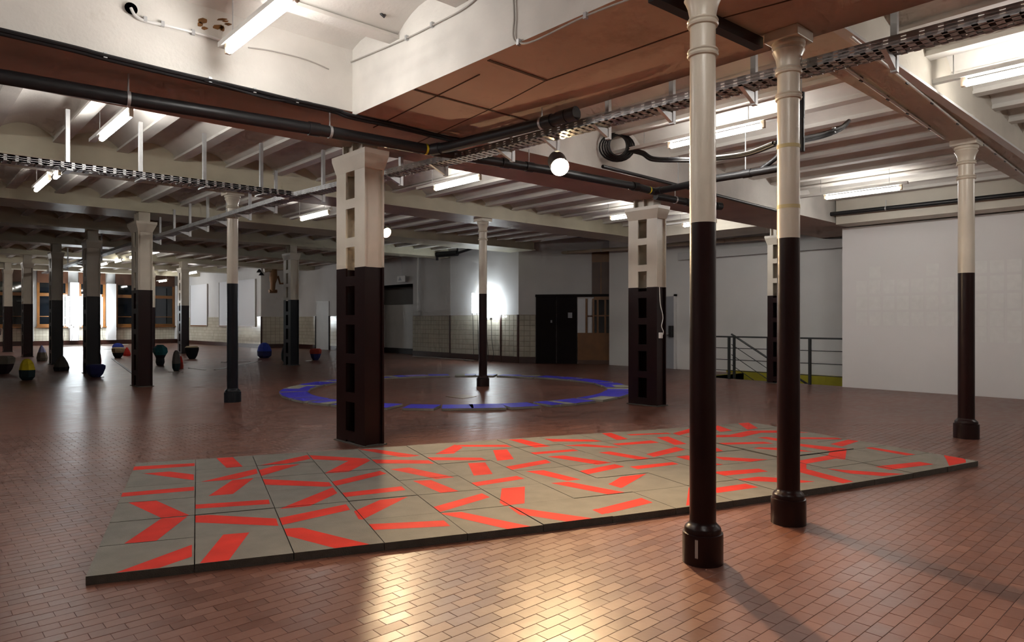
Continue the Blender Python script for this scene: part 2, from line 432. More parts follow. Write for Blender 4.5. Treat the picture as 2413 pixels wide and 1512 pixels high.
# near-left bay: vaults run the other way
vm = vault_mesh(0.93-JW*0.6, 8.0); jm = joist_mesh(JW, 8.0)
for k in range(11):
    y = 5.02 - 0.93*k
    o = inst('joist', jm, ceil, (3.22, y, 3.74), R(90))
    inst('vault', vm, ceil, (3.22, y + JW*0.3, 3.78), R(90))
def vault_z(x, y):
    if x < 3.22 and y < 5.74:
        t = ((5.02 + JW*0.3 + 9.3 - y) / 0.93) % 1.0; w_, pit, z0 = 0.93-JW*0.6, 0.93, 3.78
        t = 1 - t
        f = t*pit/w_
        return z0 + (0.15*math.sin(math.pi*min(1,max(0,f)))**0.85)
    for y0, y1, zj in BAYS:
        if y0 <= y <= y1:
            f = (((x - 2.44 - JW*0.3) / PX) % 1.0) * PX / (PX-JW*0.6)
            return zj + (0.0 if f > 1 else 0.05 + 0.15*math.sin(math.pi*f)**0.85)
    return 3.6
lid = MB(); lid.box(-5, 18.5, -5, 46.4, 4.55, 4.7)
lid.build('roof_slab', 'plaster', ceil)

# ---- walls
def wallbox(name, x0, x1, y0, y1, z0, z1, m='wall_white', label=None):
    return struct(MB().box(x0, x1, y0, y1, z0, z1).build(name, m), label)
wallbox('wall_left', -5.0, -4.8, -5, 46.2, 0, 4.6)
wallbox('wall_back', -5.0, 16.6, -5.0, -4.8, 0, 4.6)
wf = wallbox('wall_far', -5.0, 13.7, 46.0, 46.2, 0, 4.6, 'wall_white', 'far white wall with wooden windows')
def part(p, name, m, *bx, bevel=0.0):
    return MB().box(*bx).build(name, m, p, bevel=bevel)
part(wf, 'tile_wainscot', 'tile_far', -4.8, 13.5, 45.96, 46.0, 0.25, 1.02)
part(wf, 'baseboard', 'base_maroon', -4.8, 13.5, 45.93, 46.0, 0.0, 0.25)
XW = lambda px: at_Y(px, 700, 45.9)[0]
for px0, px1 in ((60,77),(162,183),(250,270),(412,427)):
    part(wf, 'pier', 'wall_white', XW(px0), XW(px1), 45.5, 46.0, 0.25, 3.55)
nwin = 0
for px0, px1 in ((-40,59),(87,160),(185,248),(272,411)):
    nwin += 1
    x0, x1 = XW(px0), XW(px1)
    wn = sempty('window_%d' % nwin, 'brown wooden casement window on the far wall, number %d from the left' % nwin)
    z0, zm, z1 = 1.05, 2.75, 3.6
    part(wn, 'sill', 'wood', x0-0.05, x1+0.05, 45.7, 46.0, 0.99, 1.06)
    for a, b_ in ((x0, x0+0.12), (x1-0.12, x1), ((x0+x1)/2-0.07, (x0+x1)/2+0.07)):
        part(wn, 'frame_post', 'wood', a, b_, 45.85, 45.98, z0, z1+0.45)
    part(wn, 'frame_rail', 'wood', x0, x1, 45.84, 45.98, zm, zm+0.18)
    part(wn, 'frame_rail', 'wood', x0, x1, 45.84, 45.98, z0, z0+0.14)
    part(wn, 'head_panel', 'wood_dark', x0, x1, 45.83, 45.97, z1-0.1, 4.3)
    for a, b_ in ((x0+0.12, (x0+x1)/2-0.07), ((x0+x1)/2+0.07, x1-0.12)):
        part(wn, 'pane', 'glass_dark', a, b_, 45.92, 45.94, z0+0.14, zm)
        part(wn, 'transom_pane', 'glass_dark', a, b_, 45.92, 45.94, zm+0.18, z1-0.1)
        part(wn, 'glazing_bar', 'wood', a, b_, 45.89, 45.93, 1.60, 1.64)

class Seg:
    """vertical wall strip between two plan points; s along, o towards the room"""
    def __init__(s, a, b, side):
        s.a = np.array(a,float); t = np.array(b,float)-s.a; s.L = float(np.linalg.norm(t)); s.t = t/s.L
        s.n = np.array((-s.t[1], s.t[0]))*side
    def P(s, u, o, z):
        p = s.a + s.t*u + s.n*o; return (float(p[0]), float(p[1]), z)
    def box(s, mb, u0, u1, o0, o1, z0, z1):
        q = lambda z: [s.P(u0,o0,z), s.P(u1,o0,z), s.P(u1,o1,z), s.P(u0,o1,z)]
        lo, hi = q(z0), q(z1)
        c = s.t[0]*s.n[1]-s.t[1]*s.n[0]
        if (c*(u1-u0)*(o1-o0)) < 0: lo, hi = lo[::-1], hi[::-1]
        return mb.loft(lo, hi)
    def part(s, p, name, m, *bx):
        return s.box(MB(), *bx).build(name, m, p)
def wseg(name, a, b, side, h, wains=None, label=None, h0=0.0):
    sg = Seg(a, b, side)
    o = struct(sg.part(None, name, 'wall_white', 0, sg.L, -0.25, 0.0, h0, h), label)
    if wains:
        sg.part(o, 'tile_wainscot', 'tile_far', 0, sg.L, 0, 0.015, 0.2, wains)
    sg.part(o, 'baseboard', 'base_maroon', 0, sg.L, 0, 0.02, 0.0, 0.2)
    return sg, o
# side = -1: normal towards the room (-X) for walls running towards the camera
sgA, wA = wseg('wall_right_far', (13.5,46.0), (13.87,33.85), -1, 4.6, 1.58, 'white far right wall with two blinded windows')
# two windows covered by white blinds
for k, (px0, px1) in enumerate(((453,496),(515,601))):
    u0 = 46.0 - at_X(px0, 700, 13.62)[1]; u1 = 46.0 - at_X(px1, 700, 13.8)[1]
    wn = sempty('window_%d' % (5+k), ('narrow' if k == 0 else 'wide') + ' window behind a white roller blind on the right far wall')
    sgA.part(wn, 'blind', 'blind_white', u0, u1, 0.015, 0.05, 1.12, 3.5)
    sgA.part(wn, 'blind_bar', 'wood', u0, u1, 0.015, 0.07, 1.06, 1.12)
    for u in (u0-0.05, u1): sgA.part(wn, 'blind_guide', 'grey_conduit', u, u+0.05, 0.015, 0.07, 1.06, 3.5)
sgB, wB = wseg('wall_right_return', (13.87,33.85), (15.4,33.5), -1, 4.6, 1.58, 'short wall return beside the dark blue boulder')
sgB.part(wB, 'corner_trim', 'base_maroon', -0.02, 0.06, 0.0, 0.03, 0.0, 1.58)
# wall X = 15.4 from 33.5 to 22.04 with a door and a shutter recess
yR0, yR1, zR = 25.6, 22.35, 2.74
sgC, wC = wseg('wall_right_tiled', (15.4,33.5), (15.4,yR0), -1, 4.6, 1.58, 'tiled wall with a brown-grey door')
sgD, wD = wseg('wall_right_lintel', (15.4,yR0), (15.4,yR1), -1, 4.6, None, 'white wall above the shutter recess', zR)
for ch in list(wD.children): bpy.data.objects.remove(ch, do_unlink=True)
d1 = sempty('door_1', 'plain brown-grey door in the tiled far wall')
u0 = 33.5 - at_X(746, 700, 15.4)[1]; u1 = 33.5 - at_X(776, 700, 15.4)[1]
sgC.part(d1, 'leaf', 'shutter', u0, u1, 0.0, 0.03, 0.0, 2.30)
for u in (u0-0.07, u1): sgC.part(d1, 'jamb', 'door_dark', u, u+0.07, 0.0, 0.05, 0.0, 1.6)
d2 = sempty('door_2', 'grey roller shutter set back in a shallow recess')
MB().box(15.95, 16.0, yR1-0.3, yR0+0.3, 0.22, 2.05).build('shutter_leaf', 'shutter', d2)
MB().box(15.90, 16.0, yR1-0.3, yR0+0.3, 2.05, 2.9).build('shutter_box', 'recess_dark', d2)
MB().box(15.85, 16.0, yR1-0.3, yR0+0.3, 0.0, 0.22).build('threshold', 'door_dark', d2)
MB().box(15.4, 16.0, yR0, yR0+0.2, 0, 2.9).build('reveal', 'wall_white', d2)
MB().box(15.4, 16.0, yR1-0.2, yR1, 0, 2.9).build('reveal', 'wall_white', d2)
MB().box(15.4, 16.0, yR1, yR0, zR, zR+0.1).build('reveal_head', 'recess_dark', d2)
# glazed-tile wall pieces
TS = 0.168
tile_spots = []
def tiled(sg, parent, off, z0=0.2, rows=8):
    n = int(sg.L // TS); w_ = sg.L/n
    for i in range(n):
        for j in range(rows):
            tile_spots.append((parent, sg, (i+0.5)*w_, off, z0 + (j+0.5)*TS, w_))
def twall(name, a, b, label):
    sg = Seg(a, b, -1)
    o = struct(sg.part(None, name, 'wall_white', 0, sg.L, -0.25, 0.0, 0.0, 4.0), label)
    sg.part(o, 'grout_bed', 'grout', 0, sg.L, 0.0, 0.008, 0.2, 0.2+8*TS+0.01)
    sg.part(o, 'baseboard', 'base_maroon', 0, sg.L, 0.0, 0.03, 0.0, 0.2)
    tiled(sg, o, 0.008)
    return sg, o
sgE, wE = twall('wall_tile_one', (15.18,22.35), (15.18,19.76), 'cream tiled wall left of the slim column')
sgF, wF = twall('wall_tile_two', (15.02,19.76), (15.10,17.0), 'cream tiled wall behind the slim column')
sgG, wG = twall('wall_tile_three', (15.04,17.0), (15.04,16.16), 'narrow cream tiled pilaster by the dark door')
MB().box(15.02, 15.3, 19.72, 19.76, 0, 4.0).build('return', 'wall_white', wF)
for sg, w_, u in ((sgF,wF,-0.02),(sgG,wG,-0.03),(sgG,wG,0.80)):
    sg.part(w_, 'corner_trim', 'base_maroon', u, u+0.07, 0.0, 0.035, 0.0, 1.56)
# oblique door wall
DA, DB = (15.04,16.16), (17.1,13.5)
sgH = Seg(DA, DB, -1)
wH = struct(sgH.part(None, 'wall_door', 'wall_white', 0, sgH.L, -0.25, 0.0, 0.0, 4.0), 'white wall around the dark double door')
sgH2 = Seg(DA, sgH.P(0.166*sgH.L, 0, 0)[:2], -1)
sgH.part(wH, 'grout_bed', 'grout', 0, sgH2.L, 0.0, 0.008, 0.2, 0.2+8*TS+0.01)
sgH.part(wH, 'baseboard', 'base_maroon', 0, sgH2.L, 0.0, 0.03, 0.0, 0.2)
tiled(sgH2, wH, 0.008)
# tiles: the 300 largest are pieces of their own, the rest one mass
tm = {}
def tile_geo(mb, sg, u, o, z, w_):
    g = 0.0035
    P = lambda du, do, dz: sg.P(u+du, o+do, z+dz)
    a, h = w_/2-g, TS/2-g
    back = [P(-a,0,-h),P(a,0,-h),P(a,0,h),P(-a,0,h)]; c = 0.006
    fr = [P(-a+c,0.009,-h+c),P(a-c,0.009,-h+c),P(a-c,0.009,h-c),P(-a+c,0.009,h-c)]
    mb.add(back+fr, [(4,5,6,7)]+[(i,(i+1)%4,(i+1)%4+4,i+4) for i in range(4)])
tile_spots.sort(key=lambda t: float(FW @ np.array(t[1].P(t[2],0,0)[:2])))
rest = {}
for k, (p, sg, u, o, z, w_) in enumerate(tile_spots):
    if k < 300:
        mb = MB(); tile_geo(mb, sg, u, o, z, w_); mb.build('tile', 'tile_white', p)
    else:
        rest.setdefault(p.name, (p, MB())); tile_geo(rest[p.name][1], sg, u, o, z, w_)
for p, mb in rest.values():
    q = mb.build('tile_field', 'tile_white', p); q['kind'] = 'stuff'
# dark double door and the timber partition beside it
Lh = sgH.L
d3 = sempty('door_3', 'very dark double door in the oblique wall')
for a, b_ in ((0.170,0.362),(0.368,0.560)):
    sgH.part(d3, 'leaf', 'door_dark', a*Lh, b_*Lh, 0.0, 0.05, 0.0, 2.12)
sgH.part(d3, 'head', 'door_dark', 0.165*Lh, 1.05*Lh, 0.0, 0.08, 2.12, 2.20)
sgH.part(d3, 'notice', 'door_grey', 0.475*Lh, 0.515*Lh, 0.05, 0.055, 1.45, 1.62)
sgH.part(d3, 'lock_plate', 'door_grey', 0.31*Lh, 0.325*Lh, 0.05, 0.055, 1.30, 1.38)
t1 = sempty('trim_1', 'glazed brown timber partition beside the dark door')
sgH.part(t1, 'lower_panel', 'wood', 0.565*Lh, 1.06*Lh, 0.0, 0.06, 0.12, 0.98)
sgH.part(t1, 'plinth', 'wood_dark', 0.565*Lh, 1.06*Lh, 0.0, 0.07, 0.0, 0.12)
sgH.part(t1, 'upper_panel', 'wood_dark', 0.70*Lh, 1.06*Lh, 0.0, 0.05, 2.20, 3.2)
for a in (0.78, 0.86): sgH.part(t1, 'panel_batten', 'wood', a*Lh, a*Lh+0.03, 0.05, 0.07, 2.2, 3.2)
sgH.part(t1, 'upper_pane', 'glass_dark', 0.96*Lh, 1.06*Lh, 0.05, 0.06, 2.3, 3.1)
sgH.part(t1, 'head_board', 'wood', 0.70*Lh, 1.06*Lh, 0.0, 0.08, 3.2, 3.55)
sgH.part(t1, 'blind_pane', 'blind_white', 0.565*Lh, 0.64*Lh, 0.0, 0.03, 0.98, 2.05)
sgH.part(t1, 'blind_pane', 'blind_white', 0.66*Lh, 0.70*Lh, 0.0, 0.03, 0.98, 2.05)
sgH.part(t1, 'blind_bar', 'wood_dark', 0.65*Lh, 0.72*Lh, 0.03, 0.05, 1.48, 1.53)
for a in (0.64, 0.705, 0.745, 0.815, 0.90, 0.985, 1.04):
    sgH.part(t1, 'mullion', 'wood', a*Lh, a*Lh+0.06, 0.0, 0.07, 0.98, 2.06)
sgH.part(t1, 'rail', 'wood', 0.72*Lh, 1.06*Lh, 0.0, 0.07, 2.02, 2.12)
sgH.part(t1, 'rail', 'wood', 0.72*Lh, 1.06*Lh, 0.0, 0.065, 1.50, 1.54)
for a, b_ in ((0.72,0.745),(0.763,0.815),(0.833,0.90),(0.918,0.985),(1.003,1.04)):
    for z0, z1 in ((0.98,1.50),(1.54,2.02)):
        sgH.part(t1, 'pane', 'glass_dark', a*Lh, b_*Lh, 0.0, 0.03, z0, z1)
# long white wall behind the railing, with a grey door and the stairwell
wI = struct(MB().box(16.48, 16.7, -4.8, 13.6, -1.6, 4.3).build('wall_right', 'wall_bright'), 'long white wall behind the stair railing')
MB().box(16.3, 16.48, -4.8, 11.0, 3.05, 3.25).build('wall_ledge', 'wall_white', wI)
MB().box(16.47, 16.48, 5.2, 9.6, -1.5, 0.06).build('painted_dado', 'olive_paint', wI)
MB().box(16.5, 18.4, 13.4, 13.6, 0, 4.3).build('wall_return', 'wall_white', wI)
d4 = sempty('door_4', 'grey metal door with a panic bar behind the laced column')
MB().box(16.42, 16.48, 11.20, 12.2, 0.0, 2.05).build('leaf', 'door_grey', d4)
for a, b_ in ((11.14,11.20),(12.2,12.26)): MB().box(16.40, 16.48, a, b_, 0, 2.11).build('jamb', 'white_metal', d4)
MB().box(16.40, 16.48, 11.14, 12.26, 2.05, 2.11).build('frame_head', 'white_metal', d4)
pb = MB().tube([(16.34,11.26,0.98),(16.34,12.1,0.98)], 0.02).build('panic_bar', 'zinc', d4)
MB().box(16.30, 16.42, 11.21, 11.31, 0.90, 1.22).build('latch_case', 'black_rubber', d4, bevel=0.01)
st = sempty('wall_stairwell', 'olive painted stairwell below the railing')
MB().box(14.62, 16.48, 9.1, 9.2, -1.6, -0.0).build('end_wall', 'olive_paint', st)
MB().box(14.62, 16.48, 5.1, 5.2, -1.6, -0.0).build('end_wall', 'olive_paint', st)
MB().box(14.55, 14.62, 5.2, 9.1, -1.6, -0.005).build('side_wall', 'olive_paint', st)
MB().box(14.5, 16.6, 5.0, 9.3, -1.7, -1.6).build('lower_floor', 'concrete', st)
for k in range(8):
    MB().box(15.3, 16.47, 8.9-0.28*k-0.28, 8.9-0.28*k, -0.18*(k+1)-0.04, -0.18*(k+1)).build('stair_tread', 'wood_dark', st)
# white partition
pn = struct(MB().box(14.45, 14.57, -4.7, 5.80, 0.0, 3.24).build('wall_partition', 'panel_white'), 'free-standing white partition carrying rows of paper sheets')

# ================================================================ COLUMNS
def round_column(loc, r, H, hp, label, lower='maroon_paint', tapes=()):
    t = thing('cast_iron_column', label, 'column', (loc[0], loc[1], 0), 'slim round cast-iron columns')
    c = (loc[0], loc[1], 0); k = r/0.072
    rb = 0.111*k
    MB().lathe([(rb*1.01,0),(rb,0.012),(rb,0.155),(rb*0.985,0.166),(0.100*k,0.168),(0.100*k,0.19),(0.096*k,0.198),(0.082*k,0.212),(r*1.02,0.222),(r,0.23)], c, 40).build('base', lower, t, True)
    MB().lathe([(r,0.225),(r*0.995,hp)], c, 40).build('lower_shaft', lower, t, True)
    MB().lathe([(r,hp),(r*0.97,H-0.43)], c, 40).build('upper_shaft', 'cream_paint', t, True)
    def ring(z, name):
        MB().lathe([(r*0.96,z-0.020),(r*1.14,z-0.016),(r*1.20,z-0.006),(r*1.14,z+0.004),(r*1.10,z+0.008),(r*1.19,z+0.014),(r*1.12,z+0.024),(r*0.96,z+0.026)], c, 40).build(name, 'cream_paint', t, True)
    ring(H-0.43, 'neck_ring'); 
    MB().lathe([(r*0.97,H-0.43),(r*0.97,H-0.26)], c, 40).build('neck', 'cream_paint', t, True)
    ring(H-0.26, 'neck_ring')
    MB().lathe([(r*1.0,H-0.255),(r*1.03,H-0.21),(r*1.14,H-0.17),(r*1.34,H-0.135),(r*1.42,H-0.125),(r*1.30,H-0.118),(r*1.30,H-0.105),(r*1.45,H-0.095),(r*1.47,H-0.075),(r*1.40,H-0.065)], c, 40).build('capital', 'cream_paint', t, True)
    a = r*1.6
    MB().box(c[0]-a, c[0]+a, c[1]-a, c[1]+a, H-0.068, H).build('abacus', 'cream_paint', t, bevel=0.006)
    for z in tapes:
        MB().lathe([(r*0.9,z-0.012),(r*1.004+0.0006,z-0.012),(r*1.004+0.0006,z+0.012),(r*0.9,z+0.012)], c, 40, False).build('tape_band', 'masking_tape', t, True)
    return t
cA = at_z(1656,1322,0); cB = at_z(1858,1231,0); cC = at_z(2277,1031,0); cF = at_z(1138,909,0); cG = at_z(548,946,0)
tA = round_column(cA, 0.072, SOF, 1.888, 'nearest round maroon and cream column with a scuffed plinth')
tB = round_column(cB, 0.072, SOF, 1.892, 'round maroon and cream column with two yellowed tape bands', tapes=(2.50, 2.10))
tC = round_column(cC, 0.084, 3.42, 1.897, 'slim round column in front of the white partition')
tF = round_column(cF, 0.086, 3.47, 1.913, 'slim round column standing inside the blue slab ring')
tG = round_column(cG, 0.088, 3.50, 1.970, 'slim round column with blue-black lower shaft left of the ring', 'blue_black_paint')
# scuff on the nearest plinth
ang = math.atan2(-cA[1]*0.9-0.2, -cA[0]*0.9) - 0.42
sv = []
for q in range(6):
    a = ang + 0.03*q
    for z in (0.045, 0.145): sv.append((cA[0]+0.1128*math.cos(a), cA[1]+0.1128*math.sin(a), z + (0.006 if q % 2 else 0)))
m = MB(); m.add(sv, [(2*q,2*q+2,2*q+3,2*q+1) for q in range(5)]); m.build('scuff_patch', 'grey_conduit', tA)

def laced_column(loc, hcap, hsof, hp, label, sx=0.24, sy=0.60, full=True, flare=0.05, lower='maroon_paint'):
    x, y = loc; t = thing('laced_steel_column', label, 'column', (x, y, 0), 'built-up steel columns with batten plates')
    th, fl = 0.02, sy*0.345
    def channel(z0, z1, m, sgn):
        b = MB()
        y1 = y + sgn*sy/2; yi = y + sgn*(sy/2-fl); yw = y + sgn*(sy/2-0.03)
        lo, hi = min(yi,y1), max(yi,y1)
        b.box(x-sx/2, x-sx/2+th, lo, hi, z0, z1); b.box(x+sx/2-th, x+sx/2, lo, hi, z0, z1)
        b.box(x-sx/2+th, x+sx/2-th, min(yw,yw-sgn*th), max(yw,yw-sgn*th), z0, z1)
        b.build('lower_channel' if m == lower else 'upper_channel', m, t)
    for sgn in (-1, 1):
        channel(0, hp, lower, sgn); channel(hp, hcap-0.06, 'cream_paint', sgn)
    pitch, hole = 0.425, 0.32
    n = int(hcap/pitch)+1
    for f in (-1, 1):
        xf = x + f*(sx/2-th/2)
        for k in range(n+1):
            zc = hcap - 0.13 - k*pitch
            z0, z1 = zc-0.05, zc+0.055
            if k == 0: z1 = hcap-0.02
            if z1 < 0.02: break
            z0 = max(z0, 0.0)
            m = 'cream_paint' if z0 > hp-0.06 else lower
            b = MB(); b.box(xf-th/2*0.98, xf+th/2*0.98, y-sy/2+fl*0.98, y+sy/2-fl*0.98, z0, z1)
            b.build('batten_plate', m, t)
    # flared head and the stub plates under the beam
    z0, z1, e = hcap-0.20, hcap-0.05, flare
    q = lambda d, z: [(x-sx/2-d*0.6,y-sy/2-d,z),(x+sx/2+d*0.6,y-sy/2-d,z),(x+sx/2+d*0.6,y+sy/2+d,z),(x-sx/2-d*0.6,y+sy/2+d,z)]
    MB().loft(q(0.002,z0), q(e,z1)).build('flared_head', 'cream_paint', t)
    MB().loft(q(e,z1), q(e+0.004,hcap)).build('head_plate', 'cream_paint', t)
    for k in (-1, 0, 1):
        MB().box(x-sx*0.4, x+sx*0.4, y+k*sy*0.33-0.012, y+k*sy*0.33+0.012, hcap, hsof).build('stub_plate', 'cream_paint', t)
    MB().box(x-0.04, x+0.04, y-sy*0.3, y+sy*0.3, hcap, hsof).build('stub_web', 'cream_paint', t)
    MB().box(x-sx/2-0.025, x+sx/2+0.025, y-sy/2-0.02, y+sy/2+0.02, 0, 0.012).build('foot_plate', 'concrete_side', t)
    return t
tD = laced_column((3.885, 6.76), 3.185, RB, 1.926, 'nearest laced steel column at the platform edge', sx=0.24, sy=0.62)
tE = laced_column((9.07, 6.70), 3.17, RB, 1.885, 'laced steel column with a hanging white socket', sx=0.25, sy=0.56)
laced_column((3.93, 15.72), 3.38, 3.585, 1.985, 'laced steel column left of the slim blue-black column', sx=0.27, sy=0.52, flare=0.10)
laced_column((14.30, 7.10), 3.20, 3.40, 1.90, 'laced steel column at the stair railing', sx=0.22, sy=0.36)
laced_column((3.93, 20.45), 3.42, 3.66, 1.98, 'dark laced column in front of the glowing tubes', sx=0.30, sy=0.5, lower='blue_black_paint')
laced_column((3.93, 25.5), 3.5, 3.74, 2.0, 'dark laced column behind the small grey boulder', sx=0.30, sy=0.5, lower='blue_black_paint')
laced_column((3.95, 31.6), 3.56, 3.84, 2.0, 'laced column behind the yellow boulder', sx=0.30, sy=0.5)
laced_column((3.95, 37.3), 3.62, 3.92, 2.0, 'leftmost laced column near the far windows', sx=0.30, sy=0.5)
laced_column((9.2, 20.15), 3.42, 3.66, 2.0, 'grey-blue laced column by the tiled wall', sx=0.27, sy=0.5, lower='blue_black_paint')
laced_column((9.2, 30.5), 3.56, 3.84, 2.0, 'brightly lit laced column in front of the blinded windows', sx=0.30, sy=0.5)
laced_column((9.2, 35.2), 3.60, 3.92, 2.0, 'narrow laced column in front of a dark far window', sx=0.22, sy=0.4)

# ================================================================ FLOOR WORKS
# ---- grey slab platform with red stripes
PT = 0.047
pf = thing('slab_platform', 'low platform of grey concrete slabs painted with red stripes', 'floor sculpture', (PA[0], PA[1], 0))
slabs = {}
for i in range(14):
    for j in range(6):
        q = [np.array(p) for p in (plat(i,j), plat(i+1,j), plat(i+1,j+1), plat(i,j+1))]
        c = sum(q)/4; g = 0.004
        q = [p + (c-p)/np.linalg.norm(c-p)*g for p in q]
        dz = random.uniform(-0.0022, 0.0022)
        if (i, j) in ((11,2),(12,2),(11,3)): dz = 0.010
        b = MB(); b.prism([tuple(p) for p in q], 0.0, PT+dz)
        o = b.build('slab', 'concrete', pf)
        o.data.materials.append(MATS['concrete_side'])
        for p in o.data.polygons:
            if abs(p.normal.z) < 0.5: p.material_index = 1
        slabs[(i,j)] = (o, [tuple(p) for p in q], PT+dz)
